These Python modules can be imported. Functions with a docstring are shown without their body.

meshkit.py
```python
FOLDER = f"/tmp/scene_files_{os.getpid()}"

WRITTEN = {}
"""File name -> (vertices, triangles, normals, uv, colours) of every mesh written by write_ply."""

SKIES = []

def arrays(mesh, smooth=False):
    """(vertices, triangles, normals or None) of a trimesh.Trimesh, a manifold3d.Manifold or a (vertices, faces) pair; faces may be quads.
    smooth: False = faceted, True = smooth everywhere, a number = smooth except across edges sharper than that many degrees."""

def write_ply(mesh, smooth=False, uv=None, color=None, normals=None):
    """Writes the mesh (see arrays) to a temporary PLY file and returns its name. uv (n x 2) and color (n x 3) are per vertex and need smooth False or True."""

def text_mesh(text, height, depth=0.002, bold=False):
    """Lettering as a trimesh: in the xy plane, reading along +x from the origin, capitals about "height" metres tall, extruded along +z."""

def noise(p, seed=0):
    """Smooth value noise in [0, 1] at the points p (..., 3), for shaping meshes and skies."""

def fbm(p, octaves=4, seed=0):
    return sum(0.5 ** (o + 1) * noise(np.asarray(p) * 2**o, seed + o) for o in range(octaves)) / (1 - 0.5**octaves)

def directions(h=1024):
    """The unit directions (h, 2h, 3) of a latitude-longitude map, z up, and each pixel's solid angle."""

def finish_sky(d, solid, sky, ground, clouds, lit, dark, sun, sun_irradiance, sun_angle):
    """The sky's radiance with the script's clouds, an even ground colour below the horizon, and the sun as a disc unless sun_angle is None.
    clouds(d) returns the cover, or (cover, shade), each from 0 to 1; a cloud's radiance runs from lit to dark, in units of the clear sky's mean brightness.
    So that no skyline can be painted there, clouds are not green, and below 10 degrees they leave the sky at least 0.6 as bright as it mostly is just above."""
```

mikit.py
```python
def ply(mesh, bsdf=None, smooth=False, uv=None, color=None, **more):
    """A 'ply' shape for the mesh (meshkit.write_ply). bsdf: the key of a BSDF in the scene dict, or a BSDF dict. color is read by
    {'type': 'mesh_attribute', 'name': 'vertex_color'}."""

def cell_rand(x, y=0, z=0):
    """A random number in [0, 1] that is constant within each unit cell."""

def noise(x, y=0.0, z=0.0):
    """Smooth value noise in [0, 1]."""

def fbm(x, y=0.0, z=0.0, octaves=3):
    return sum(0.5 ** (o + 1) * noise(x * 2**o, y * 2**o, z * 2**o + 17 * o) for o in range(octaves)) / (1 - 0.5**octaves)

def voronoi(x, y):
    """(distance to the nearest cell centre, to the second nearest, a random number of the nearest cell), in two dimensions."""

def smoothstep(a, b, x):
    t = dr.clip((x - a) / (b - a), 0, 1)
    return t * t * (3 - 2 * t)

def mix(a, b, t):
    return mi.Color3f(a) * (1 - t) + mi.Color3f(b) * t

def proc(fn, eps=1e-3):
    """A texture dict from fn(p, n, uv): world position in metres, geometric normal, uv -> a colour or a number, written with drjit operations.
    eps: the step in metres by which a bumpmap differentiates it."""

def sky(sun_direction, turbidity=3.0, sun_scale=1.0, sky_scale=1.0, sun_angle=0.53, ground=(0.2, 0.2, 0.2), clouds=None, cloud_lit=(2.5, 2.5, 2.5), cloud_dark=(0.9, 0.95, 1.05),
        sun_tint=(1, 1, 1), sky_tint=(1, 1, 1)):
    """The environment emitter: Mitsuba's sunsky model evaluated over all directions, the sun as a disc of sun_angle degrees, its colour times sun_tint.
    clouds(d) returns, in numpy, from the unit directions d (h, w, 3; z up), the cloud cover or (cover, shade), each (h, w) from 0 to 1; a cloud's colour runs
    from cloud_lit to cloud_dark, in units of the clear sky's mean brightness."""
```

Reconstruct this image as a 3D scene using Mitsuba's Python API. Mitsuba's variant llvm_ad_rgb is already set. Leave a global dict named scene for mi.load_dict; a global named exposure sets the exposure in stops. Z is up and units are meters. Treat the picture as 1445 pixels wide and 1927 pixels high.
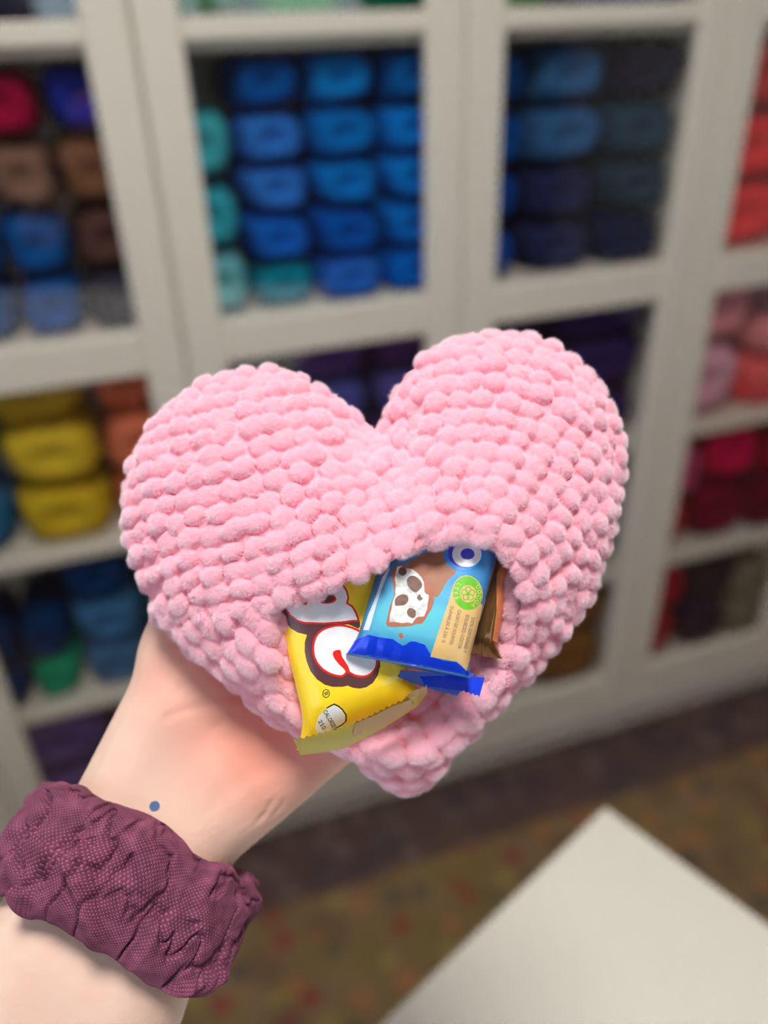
import math, random
import numpy as np, trimesh, mitsuba as mi, drjit as dr
import manifold3d as m3
import shapely, shapely.ops
from shapely.geometry import Polygon, LineString, Point
from scipy.interpolate import LinearNDInterpolator, RegularGridInterpolator, splprep, splev
from scipy.spatial import cKDTree
import scipy.sparse as sp, scipy.sparse.linalg as spl
import mikit, meshkit
from mikit import proc, fbm, noise, voronoi, smoothstep, mix, cell_rand

T = mi.ScalarTransform4f
rng = np.random.default_rng(7)
random.seed(7)
scene, labels = {}, {}

# ------------------------------------------------------------------ camera
# x runs along the bookcases, y into them, z up.  The camera looks down 31 degrees at the hand-held heart.
FOC, CX, CY = 1514.7, 722.5, 963.5
EYE = np.array([0, 0, 1.383])
H_ = np.array([0.94389292, -0.19374994, 0.26744554])
N_ = np.array([-0.32892839, -0.47911619, 0.81378977])
D_ = np.array([0.02953423, 0.85610083, 0.51596424])
RM = np.stack([H_, N_, -D_])                       # camera axes (right, down, forward) -> world
fwd, up = RM @ [0, 0, 1], RM @ [0, -1, 0]
FOCUS = 0.243
scene['camera'] = {'type': 'thinlens', 'fov': math.degrees(2 * math.atan(CX / FOC)), 'fov_axis': 'x',
                   'aperture_radius': 0.0034, 'focus_distance': FOCUS, 'near_clip': 0.02, 'far_clip': 100.0,
                   'to_world': T().look_at(origin=EYE.tolist(), target=(EYE + fwd).tolist(), up=up.tolist())}
exposure = 1.76
# ------------------------------------------------------------------ daylight (through the windows) ; the ceiling lamp is built with the room
scene['sky'] = mikit.sky([0.25, 0.9, 0.9], turbidity=3.0, sun_scale=0.3, sky_scale=4.5,
                         clouds=lambda d: np.clip(meshkit.fbm(d * 3 + 5, 4) * 2.2 - 0.45, 0, 1), cloud_lit=(1.6, 1.6, 1.6), cloud_dark=(1.0, 1.03, 1.1))
LAMP_RADIANCE = (13.0, 12.5, 11.6)
GAIN = 1.0


# ------------------------------------------------------------------ helpers
def add(key, mesh, bsdf, smooth=False, label=None, category=None, group=None, kind=None, **kw):
    k, i = key, 0
    while k in scene:
        i += 1
        k = f'{key}_{i:03d}'
    scene[k] = mikit.ply(mesh, bsdf, smooth, **kw)
    tag(k, label, category, group, kind)
    return k


def tag(k, label=None, category=None, group=None, kind=None):
    e = {n: v for n, v in (('label', label), ('category', category), ('group', group), ('kind', kind)) if v}
    if e:
        labels[k] = {**labels.get(k, {}), **e}


def lin(r, g, b):
    c = np.array([r, g, b], float) / 255
    return np.where(c < 0.04045, c / 12.92, ((c + 0.055) / 1.055) ** 2.4).tolist()


def rgb(c):
    return {'type': 'rgb', 'value': [float(x) for x in c]}


def plain(key, c, rough=0.5, spec=0.5, **kw):
    scene[key] = {'type': 'twosided', 'bsdf': {'type': 'principled', 'base_color': rgb(c) if not isinstance(c, dict) else c, 'roughness': rough, 'specular': spec, **kw}}
    return key


def rbox(x0, x1, y0, y1, z0, z1, c=0.002):
    """A box with chamfered edges."""
    c = min(c, (x1 - x0) / 2.1, (y1 - y0) / 2.1, (z1 - z0) / 2.1)
    pts = []
    for a, i in ((x0, 1), (x1, -1)):
        for b, j in ((y0, 1), (y1, -1)):
            for d, k in ((z0, 1), (z1, -1)):
                pts += [(a + i * c, b + j * c, d), (a + i * c, b, d + k * c), (a, b + j * c, d + k * c)]
    m = m3.Manifold.hull_points(np.array(pts)).to_mesh()
    return trimesh.Trimesh(m.vert_properties[:, :3], m.tri_verts, process=False)


def cat(ms):
    return trimesh.util.concatenate(ms)


def P(px, py, z):
    """The camera-space point that stands z metres in front of the camera in the direction of a photograph pixel."""
    px, py, z = np.broadcast_arrays(np.asarray(px, float), np.asarray(py, float), np.asarray(z, float))
    return np.stack([(px - CX) * z / FOC, (py - CY) * z / FOC, z], -1)


def W(p):
    return np.asarray(p) @ RM.T + EYE


def proj(p):
    return p[..., 0] / p[..., 2] * FOC + CX, p[..., 1] / p[..., 2] * FOC + CY


def grid_faces(n, m, wrap=False):
    """Triangles of an n x m vertex grid, wrapped along the first axis or not."""
    i, j = np.meshgrid(np.arange(n if wrap else n - 1), np.arange(m - 1), indexing='ij')
    i2 = (i + 1) % n
    a, b, c, d = i * m + j, i2 * m + j, i2 * m + j + 1, i * m + j + 1
    return np.vstack([np.stack([a, b, c], -1).reshape(-1, 3), np.stack([a, c, d], -1).reshape(-1, 3)])


def vnormals(v, f):
    n = np.zeros_like(v)
    fn = np.cross(v[f[:, 1]] - v[f[:, 0]], v[f[:, 2]] - v[f[:, 0]])
    for k in range(3):
        for a in range(3):
            n[:, a] += np.bincount(f[:, k], fn[:, a], len(v))
    return n / np.maximum(np.linalg.norm(n, axis=1, keepdims=True), 1e-15)


def sstep(a, b, x):
    t = np.clip((np.asarray(x, float) - a) / (b - a), 0, 1)
    return t * t * (3 - 2 * t)


# ------------------------------------------------------------------ materials of the setting
plain('wall_paint', lin(226, 222, 214), 0.8, 0.2)
plain('wall_taupe', lin(122, 112, 104), 0.85, 0.2)
plain('ceiling_paint', lin(240, 240, 238), 0.9, 0.2)
plain('cabinet_white', lin(222, 216, 203), 0.42, 0.4)
plain('table_white', lin(236, 233, 222), 0.38, 0.5)
plain('metal_grey', lin(150, 150, 150), 0.35, 0.5, metallic=0.9)
scene['pane_glass'] = {'type': 'thindielectric', 'int_ior': 1.5}


def rug_color(p, n, uv):
    border = smoothstep(0.906, 0.918, p.y + 0.006 * (noise(p.x * 60, 3) - 0.5))
    v1, v2, r = voronoi(p.x * 16, p.y * 16)
    w1, w2, q = voronoi(p.x * 9 + 7.3, p.y * 9 + 1.7)
    field = mix(lin(114, 92, 70), lin(96, 80, 54), fbm(p.x * 14, p.y * 14))
    blot = (1 - smoothstep(0.18, 0.4, v1))
    c = dr.select(r < 0.22, mi.Color3f(lin(112, 52, 46)), dr.select(r < 0.45, mi.Color3f(lin(70, 68, 62)), dr.select(r < 0.7, mi.Color3f(lin(118, 106, 62)), mi.Color3f(lin(128, 88, 60)))))
    field = mix(field, c, blot * 0.75)
    c2 = dr.select(q < 0.5, mi.Color3f(lin(96, 86, 50)), mi.Color3f(lin(84, 66, 56)))
    field = mix(field, c2, (1 - smoothstep(0.2, 0.45, w1)) * 0.5)
    edge = mix(lin(74, 58, 54), lin(92, 80, 74), (1 - smoothstep(0.15, 0.4, v1)) * cell_rand(dr.floor(r * 9)))
    edge = mix(edge, lin(58, 50, 60), (1 - smoothstep(0.2, 0.45, w1)) * 0.6)
    return mix(field, edge, border) * (1.4 + 0.4 * noise(p.x * 400, p.y * 400))


scene['rug_wool'] = {'type': 'twosided', 'bsdf': {'type': 'diffuse', 'reflectance': proc(rug_color)}}


def wood_color(p, n, uv):
    g = fbm(p.x * 3, p.y * 45, 0.0, 4)
    return mix(lin(60, 44, 34), lin(92, 68, 50), g)


scene['floor_wood'] = {'type': 'twosided', 'bsdf': {'type': 'principled', 'base_color': proc(wood_color), 'roughness': 0.45}}

# ------------------------------------------------------------------ the room
FRONT = 1.061                                     # the plane of the bookcase doors
XL, XR, YB, YF, CEIL = -1.9, 2.6, FRONT + 0.33, -2.3, 2.46
t = 0.12
add('floor', rbox(XL - t, XR + t, YF - t, YB + t, -0.1, 0.0), 'floor_wood', kind='structure', label='dark wooden floor under the rug and the bookcases')
add('ceiling', rbox(XL - t, XR + t, YF - t, YB + t, CEIL, CEIL + 0.1), 'ceiling_paint', kind='structure', label='white ceiling above the bookcases')
add('wall_back', rbox(XL - t, XR + t, YB, YB + t, 0, CEIL), 'wall_paint', kind='structure', label='plain wall behind the bookcases')
add('wall_right', rbox(XR, XR + t, YF, YB, 0, CEIL), 'wall_paint', kind='structure', label='plain wall at the right end of the bookcases')


def wall_with_window(name, axis, at, a0, a1, w0, w1, z0, z1, label, paint='wall_paint'):
    """A wall along x (axis 0) or y (axis 1) as pieces round one window opening, with the window's frame and pane in it."""
    def bx(p, q, r, s, d0=0.0, d1=t, c=0.002):
        return rbox(p, q, at - d1, at - d0, r, s, c) if axis == 0 else rbox(at - d1, at - d0, p, q, r, s, c)
    add(name, cat([bx(a0, a1, 0, z0), bx(a0, a1, z1, CEIL), bx(a0, w0, z0, z1), bx(w1, a1, z0, z1)]), paint, kind='structure', label=label)
    n = sum(k.startswith('window_') and '__' not in k for k in scene) + 1
    f, mid = 0.05, (w0 + w1) / 2
    add(f'window_{n}', cat([bx(w0, w1, z0, z0 + f, .03, .09), bx(w0, w1, z1 - f, z1, .03, .09), bx(w0, w0 + f, z0 + f, z1 - f, .03, .09), bx(w1 - f, w1, z0 + f, z1 - f, .03, .09),
                            bx(mid - .03, mid + .03, z0 + f, z1 - f, .03, .09)]), 'cabinet_white', kind='structure', label='white window frame letting daylight into the room')
    for p, q in ((w0 + f, mid - .03), (mid + .03, w1 - f)):
        v = np.array([[p, at - .06, z0 + f], [q, at - .06, z0 + f], [q, at - .06, z1 - f], [p, at - .06, z1 - f]])
        if axis:
            v = v[:, [1, 0, 2]]
        add(f'window_{n}__pane', trimesh.Trimesh(v, [[0, 1, 2], [0, 2, 3]], process=False), 'pane_glass')


wall_with_window('wall_front', 0, YF, XL - t, XR + t, -0.12, 1.5, 1.3, 2.3, 'taupe wall with a window opposite the bookcases', 'wall_taupe')
wall_with_window('wall_left', 1, XL, YF, YB, -1.6, 0.5, 1.2, 2.35, 'plain wall with a window at the left end of the bookcases')

# a flat round ceiling lamp
prof = np.array([[0.0, 0.0], [0.19, 0.0], [0.205, -0.01], [0.21, -0.04], [0.215, -0.045], [0.235, -0.045], [0.24, -0.03], [0.24, 0.0]])
lamp_at = np.array([0.05, 0.0, CEIL])
ring = trimesh.creation.revolve(prof, sections=48)
ring.apply_translation(lamp_at)
add('ceiling_lamp__rim', ring, 'cabinet_white', smooth=30)
dprof = np.array([[0.205, -0.035], [0.2, -0.05], [0.17, -0.066], [0.1, -0.078], [0.0, -0.082]])
dif = trimesh.creation.revolve(dprof[::-1], sections=48)
dif.apply_translation(lamp_at)
if dif.face_normals[:, 2].mean() > 0:
    dif.invert()
add('ceiling_lamp__diffuser', dif, 'table_white', smooth=True, emitter={'type': 'area', 'radiance': rgb(LAMP_RADIANCE)})
tag('ceiling_lamp', 'round white flush ceiling lamp in front of the bookcases', 'lamp')

# ------------------------------------------------------------------ bookcases with glass doors
SHELF = [1.383 - d for d in (-0.64, -0.33, 0.0, 0.337, 0.645, 0.935, 1.232)]     # tops of the shelves, from the case's top down
ST, DT, DEP = 0.052, 0.018, 0.28                                                 # door stile width, door thickness, case depth
SEAMS = [-0.722, -0.322, 0.078, 0.479, 0.879, 1.281, 1.683]
names = ['left', 'middle', 'right']


def bookcase(k):
    x0, x1 = SEAMS[2 * k], SEAMS[2 * k + 2]
    name = 'bookcase' if k == 0 else f'bookcase_{k:03d}'
    y0, y1 = FRONT + DT + 0.002, FRONT + DT + 0.002 + DEP
    for a in (x0 + 0.001, x1 - 0.017):
        add(f'{name}__side_panel', rbox(a, a + 0.016, y0, y1, 0, 2.02), 'cabinet_white')
    add(f'{name}__back_panel', rbox(x0 + 0.017, x1 - 0.017, y1 - 0.006, y1, 0.05, 2.0), 'cabinet_white')
    add(f'{name}__top_panel', rbox(x0 + 0.017, x1 - 0.017, y0, y1 - 0.006, 2.0, 2.02), 'cabinet_white')
    add(f'{name}__plinth', rbox(x0 + 0.017, x1 - 0.017, y0 + 0.004, y0 + 0.02, 0.0, 0.07), 'cabinet_white')
    for z in SHELF[1:]:
        add(f'{name}__shelf', rbox(x0 + 0.0175, x1 - 0.0175, y0 + 0.004, y1 - 0.007, z - 0.018, z), 'cabinet_white')
    for j in range(2):
        a, b = SEAMS[2 * k + j] + 0.0015, SEAMS[2 * k + j + 1] - 0.0015
        zb, zt = 0.072, 2.015
        f0, f1 = FRONT, FRONT + DT
        rails = [(zb, zb + 0.125), (1.383 - 0.387, 1.383 - 0.329), (1.383 - 0.008, 1.383 + 0.017), (zt - 0.06, zt)]
        fr = [rbox(a, a + ST, f0, f1, zb, zt, 0.003), rbox(b - ST, b, f0, f1, zb, zt, 0.003)] + [rbox(a + ST, b - ST, f0 + (0.004 if 1 < z0 < 1.39 and z1 - z0 < .05 else 0.0), f1, z0, z1, 0.003) for z0, z1 in rails]
        dk = add(f'{name}__door', cat(fr), 'cabinet_white')
        zs = [(rails[i][1], rails[i + 1][0]) for i in range(3)]
        for z0, z1 in zs:
            v = np.array([[a + ST - .003, f0 + .010, z0 - .003], [b - ST + .003, f0 + .010, z0 - .003], [b - ST + .003, f0 + .010, z1 + .003], [a + ST - .003, f0 + .010, z1 + .003]])
            add(f'{dk}__pane', trimesh.Trimesh(v, [[0, 1, 2], [0, 2, 3]], process=False), 'pane_glass')
    tag(name, ['white bookcase with glass doors at the left, full of yellow, brown and blue yarn', 'white bookcase with glass doors in the middle, full of blue and teal yarn',
               'white bookcase with glass doors at the right edge, full of red and pink yarn'][k], 'bookcase', 'white glass-door bookcases along the wall')


for k in range(3):
    bookcase(k)

# ------------------------------------------------------------------ yarn on the shelves
scene['yarn_wool'] = {'type': 'twosided', 'bsdf': {'type': 'diffuse', 'reflectance': {'type': 'mesh_attribute', 'name': 'vertex_color'}}}


def skein_mesh(seed):
    """A wound skein lying with its axis along y, unit radius, half length 1.15: rounded ends with a dimple, ridged by its strands."""
    r_ = np.random.default_rng(seed)
    n, m = 56, 40
    a = np.arange(n) * 2 * np.pi / n
    s = np.linspace(0, 1, m)
    ax = -1.15 * np.cos(np.pi * s)
    ra = np.sin(np.pi * s) ** 0.33
    A, S = np.meshgrid(a, s, indexing='ij')
    R = np.broadcast_to(ra, A.shape) * (1 + 0.035 * np.sin(9 * A + 16 * S) + 0.03 * np.sin(13 * A - 22 * S + 1) + 0.05 * np.sin(2 * A + r_.uniform(0, 6)) + 0.03 * np.sin(3 * A + r_.uniform(0, 6)))
    Y = np.broadcast_to(ax, A.shape) * (1 - 0.18 * np.exp(-(R / 0.3) ** 2))
    sq = (np.abs(np.cos(A)) ** 3.6 + np.abs(np.sin(A)) ** 3.6) ** (-1 / 3.6)
    v = np.stack([R * np.cos(A) * sq, Y, R * np.sin(A) * sq], -1).reshape(-1, 3)
    return v, grid_faces(n, m, True)


SK = [skein_mesh(i) for i in range(5)]
YB_ = FRONT + 0.036                                # the plane in which the front ends of the skeins stand


def onplane(px, py, y=YB_):
    r = RM @ [(px - CX) / FOC, (py - CY) / FOC, 1]
    return EYE + r * (y / r[1])


ORD = ['lowest', 'second from below', 'third from below', 'fourth from below', 'fifth from below']
COL = {1: ['only'], 2: ['left', 'right'], 3: ['left', 'middle', 'right'], 4: ['first', 'second', 'third', 'fourth']}
yarn_gain = 1.3
nsk = [0]


def stack(where, x0, x1, shelf, room, columns):
    """Columns of skeins standing side by side on one shelf: each column (radius in mm, [(colour, word), ...] from below)."""
    scale = (x1 - x0 - 0.004) / (2 * sum(r for r, _ in columns))
    x = x0 + 0.002
    for ci, (rad, cols) in enumerate(columns):
        z, n, r = SHELF[shelf] + 0.0004, len(cols), rad * scale
        hz = min(r, (room - 0.006) / (2 * n))
        for i, (c, word) in enumerate(cols):
            v, f = SK[nsk[0] % 5]
            ly = 0.085
            vv = (v - v.min(0)) / np.ptp(v, axis=0) * [2 * r, 2 * ly, 2 * hz]
            vv = vv + [x, YB_ + 0.012 * rng.uniform(0, 1), z]
            z += 2 * hz
            col = np.clip(np.array(lin(*c)) * yarn_gain, 0, .95)
            k = 'yarn_skein' if nsk[0] == 0 else f'yarn_skein_{nsk[0]:03d}'
            nsk[0] += 1
            lab = f'{word} yarn skein, {ORD[i]}, {COL[len(columns)][ci]} column, {where}'
            scene[k] = mikit.ply(trimesh.Trimesh(vv, f, process=False), 'yarn_wool', True, color=np.broadcast_to(col, vv.shape))
            tag(k, lab, 'yarn', 'yarn skeins behind the glass doors')
        x += 2 * r


def bay(k):
    """Free width of the half of a bookcase behind door k (0 to 5)."""
    return SEAMS[k] + (0.020 if k % 2 == 0 else 0.0), SEAMS[k + 1] - (0.020 if k % 2 else 0.0)


def c(*v):
    return v


NAVY, DKBLUE, BLUE, SKYB, TEAL, PTEAL, DTEAL = c(0, 34, 78), c(0, 66, 132), c(22, 92, 172), c(0, 104, 178), c(52, 146, 156), c(92, 158, 166), c(0, 118, 138)
# left bookcase, right-hand door
a, b = bay(1)
stack('top shelf, left bookcase', a, b, 2, 0.31, [(60, [(c(30, 28, 40), 'black')]), (62, [(c(46, 46, 62), 'charcoal')])])
stack('upper shelf, left bookcase', a, b, 3, 0.318, [(52, [(c(0, 70, 130), 'blue'), (c(0, 70, 130), 'blue'), (c(120, 0, 40), 'dark red')]), (52, [(c(0, 66, 126), 'blue'), (c(0, 70, 130), 'blue'), (c(108, 80, 66), 'brown'), (c(128, 0, 42), 'dark red')]),
                                                  (41, [(c(0, 72, 134), 'mid blue'), (c(0, 68, 128), 'mid blue'), (c(108, 80, 66), 'brown'), (c(130, 4, 44), 'maroon')]), (46, [(c(46, 44, 60), 'charcoal'), (c(74, 48, 44), 'dark brown'), (c(100, 66, 46), 'chestnut'), (c(14, 34, 124), 'royal blue')])])
stack('middle shelf, left bookcase', a, b, 4, 0.288, [(64, [(c(34, 90, 132), 'slate blue'), (c(40, 84, 110), 'slate blue'), (c(34, 70, 60), 'dark green')]), (70, [(c(178, 150, 34), 'mustard yellow'), (c(184, 156, 40), 'mustard yellow'), (c(176, 146, 34), 'mustard yellow')]),
                                                   (56, [(c(176, 92, 62), 'orange'), (c(182, 98, 70), 'orange'), (c(196, 92, 62), 'burnt orange')])])
stack('lower shelf, left bookcase', a, b, 5, 0.27, [(38, [(c(0, 36, 76), 'navy'), (c(0, 36, 76), 'navy')]), (42, [(c(0, 128, 96), 'green'), (c(0, 40, 80), 'navy')]), (56, [(c(52, 92, 128), 'steel blue'), (c(48, 94, 134), 'steel blue'), (c(0, 40, 80), 'navy')]), (54, [(c(50, 88, 118), 'steel blue'), (c(0, 78, 96), 'dark teal'), (c(96, 76, 66), 'brown')])])
stack('bottom shelf, left bookcase', a, b, 6, 0.278, [(60, [(c(84, 66, 120), 'purple'), (c(72, 60, 110), 'purple')]), (64, [(c(76, 62, 118), 'violet'), (c(66, 54, 104), 'violet')])])
# middle bookcase, left-hand door
a, b = bay(2)
stack('top shelf, middle bookcase\'s left door', a, b, 2, 0.31, [(52, [(c(0, 92, 34), 'dark green'), (c(10, 110, 40), 'green')]), (52, [(c(40, 138, 26), 'grass green'), (c(50, 140, 30), 'green')]), (50, [(c(0, 88, 60), 'bottle green'), (c(10, 80, 50), 'green')])])
stack('upper shelf, middle bookcase\'s left door', a, b, 3, 0.318, [(43, [(PTEAL, 'pale teal'), (c(40, 142, 158), 'teal'), (TEAL, 'teal')]), (48, [(DTEAL, 'dark teal'), (c(8, 82, 168), 'bright blue'), (c(36, 98, 176), 'periwinkle blue'), (c(36, 96, 172), 'periwinkle blue'), (DKBLUE, 'dark blue')]),
                                                                          (51, [(c(30, 88, 172), 'royal blue'), (c(0, 70, 150), 'royal blue'), (c(0, 98, 172), 'azure blue'), (c(0, 92, 162), 'azure blue'), (c(0, 104, 170), 'azure blue')]), (48, [(c(0, 86, 172), 'bright blue'), (c(0, 92, 170), 'bright blue'), (c(0, 102, 180), 'sky blue'), (c(0, 102, 182), 'sky blue'), (c(0, 76, 136), 'dark blue')])])
stack('middle shelf, middle bookcase\'s left door', a, b, 4, 0.288, [(50, [(c(44, 40, 90), 'indigo'), (c(40, 44, 92), 'indigo'), (c(36, 40, 84), 'indigo')]), (56, [(c(64, 60, 126), 'violet'), (c(60, 64, 130), 'violet'), (c(72, 46, 108), 'purple')]), (50, [(c(62, 40, 96), 'plum'), (c(66, 62, 122), 'violet'), (c(76, 42, 100), 'plum')])])
# middle bookcase, right-hand door
a, b = bay(3)
stack('top shelf, middle bookcase\'s right door', a, b, 2, 0.31, [(54, [(c(56, 140, 40), 'green'), (c(56, 140, 40), 'green')]), (62, [(c(76, 86, 130), 'grey blue'), (c(76, 86, 130), 'grey blue')])])
stack('upper shelf, middle bookcase\'s right door', a, b, 3, 0.318, [(50, [(c(16, 62, 136), 'royal blue'), (c(0, 54, 124), 'royal blue'), (c(0, 58, 122), 'royal blue'), (c(0, 46, 92), 'navy')]), (54, [(c(32, 36, 72), 'dark indigo'), (c(30, 34, 70), 'dark indigo'), (c(40, 80, 122), 'denim blue'), (c(40, 80, 120), 'denim blue')]),
                                                                           (54, [(c(0, 14, 56), 'midnight blue'), (c(24, 48, 66), 'dark petrol'), (c(28, 56, 74), 'dark petrol'), (c(22, 22, 42), 'black')])])
stack('middle shelf, middle bookcase\'s right door', a, b, 4, 0.288, [(54, [(c(48, 26, 74), 'dark purple'), (c(44, 24, 74), 'dark purple'), (c(52, 22, 72), 'dark purple')]), (58, [(c(44, 28, 74), 'aubergine'), (c(40, 26, 74), 'aubergine'), (c(46, 28, 80), 'aubergine')])])
stack('lower shelf, middle bookcase\'s right door', a, b, 5, 0.27, [(56, [(c(44, 36, 60), 'dark plum'), (c(84, 56, 80), 'plum')]), (58, [(c(44, 38, 58), 'dark plum'), (c(98, 66, 92), 'dusty plum')])])
stack('bottom shelf, middle bookcase\'s right door', a, b, 6, 0.278, [(58, [(c(146, 112, 72), 'tan'), (c(130, 96, 60), 'tan')]), (62, [(c(112, 72, 36), 'brown'), (c(104, 66, 34), 'brown')])])
# right bookcase, left-hand door
a, b = bay(4)
stack('upper shelf, right bookcase', a, b, 3, 0.318, [(62, [(c(206, 52, 54), 'red'), (c(206, 48, 52), 'red'), (c(168, 44, 46), 'brick red')]), (56, [(c(200, 50, 52), 'red'), (c(190, 46, 50), 'red')])])
stack('middle shelf, right bookcase', a, b, 4, 0.288, [(46, [(c(196, 142, 160), 'pale pink'), (c(198, 120, 128), 'dusty pink')]), (56, [(c(206, 78, 80), 'coral red'), (c(206, 120, 124), 'salmon pink'), (c(140, 84, 92), 'mauve')])])
stack('lower shelf, right bookcase', a, b, 5, 0.27, [(50, [(c(150, 0, 40), 'crimson'), (c(160, 60, 100), 'raspberry')]), (58, [(c(100, 0, 38), 'burgundy'), (c(176, 0, 64), 'crimson')]), (50, [(c(90, 0, 34), 'burgundy'), (c(120, 0, 40), 'burgundy')])])
stack('bottom shelf, right bookcase', a, b, 6, 0.278, [(58, [(c(150, 0, 44), 'dark red'), (c(140, 0, 40), 'dark red')]), (58, [(c(24, 20, 48), 'black'), (c(24, 20, 44), 'black')]), (42, [(c(110, 108, 92), 'grey'), (c(110, 108, 92), 'grey')])])

# ------------------------------------------------------------------ rug and table
rug = rbox(-1.7, 2.4, -1.9, FRONT - 0.02 + 0.025, 0.0005, 0.010, 0.004)
add('rug', rug, 'rug_wool', label='patterned brown and olive rug with a dark border along the bookcases', category='rug')
tc = np.array([0.362 , 0.4354]); tu = np.array([-0.9215, -0.3884]); tv = np.array([0.379, -0.9254])
tw, tl = 1.25, 0.7


def tbox(a0, a1, b0, b1, z0, z1, ch=0.003):
    m = rbox(a0, a1, b0, b1, z0, z1, ch)
    v = np.array(m.vertices)
    v[:, :2] = tc + v[:, :1] * tu + v[:, 1:2] * tv
    f = np.array(m.faces)
    tt = trimesh.Trimesh(v, f, process=False)
    if tt.volume < 0:
        tt.invert()
    return tt


add('table__tabletop', tbox(0, tw, 0, tl, 0.696, 0.72), 'table_white')
add('table__apron', cat([tbox(.05, tw - .05, .05, .068, .62, .696), tbox(.05, tw - .05, tl - .068, tl - .05, .62, .696), tbox(.05, .068, .068, tl - .068, .62, .696), tbox(tw - .068, tw - .05, .068, tl - .068, .62, .696)]), 'table_white')
for a_ in (.045, tw - .095):
    for b_ in (.045, tl - .095):
        add('table__leg', tbox(a_, a_ + .05, b_, b_ + .05, .0105, .696), 'table_white')
tag('table', 'white tabletop corner below the pink heart, in front of the rug', 'table')

# ------------------------------------------------------------------ the crocheted heart: a frame of its own (mm; x right, y up, z towards the viewer), 0.27 m before the camera
Z0 = 0.27
KMM = Z0 / FOC * 1000


def heart_to_world(v):
    v = np.asarray(v, float) / 1000
    return W(np.stack([v[..., 0], -v[..., 1], Z0 - v[..., 2]], -1))


def hp(px, py, h=0.0):
    """A photograph pixel in the heart's frame, on the plane h mm above its outline."""
    k = (Z0 - np.asarray(h) / 1000) / FOC * 1000
    return np.stack([(np.asarray(px, float) - CX) * k, (CY - np.asarray(py, float)) * k], -1)


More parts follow.
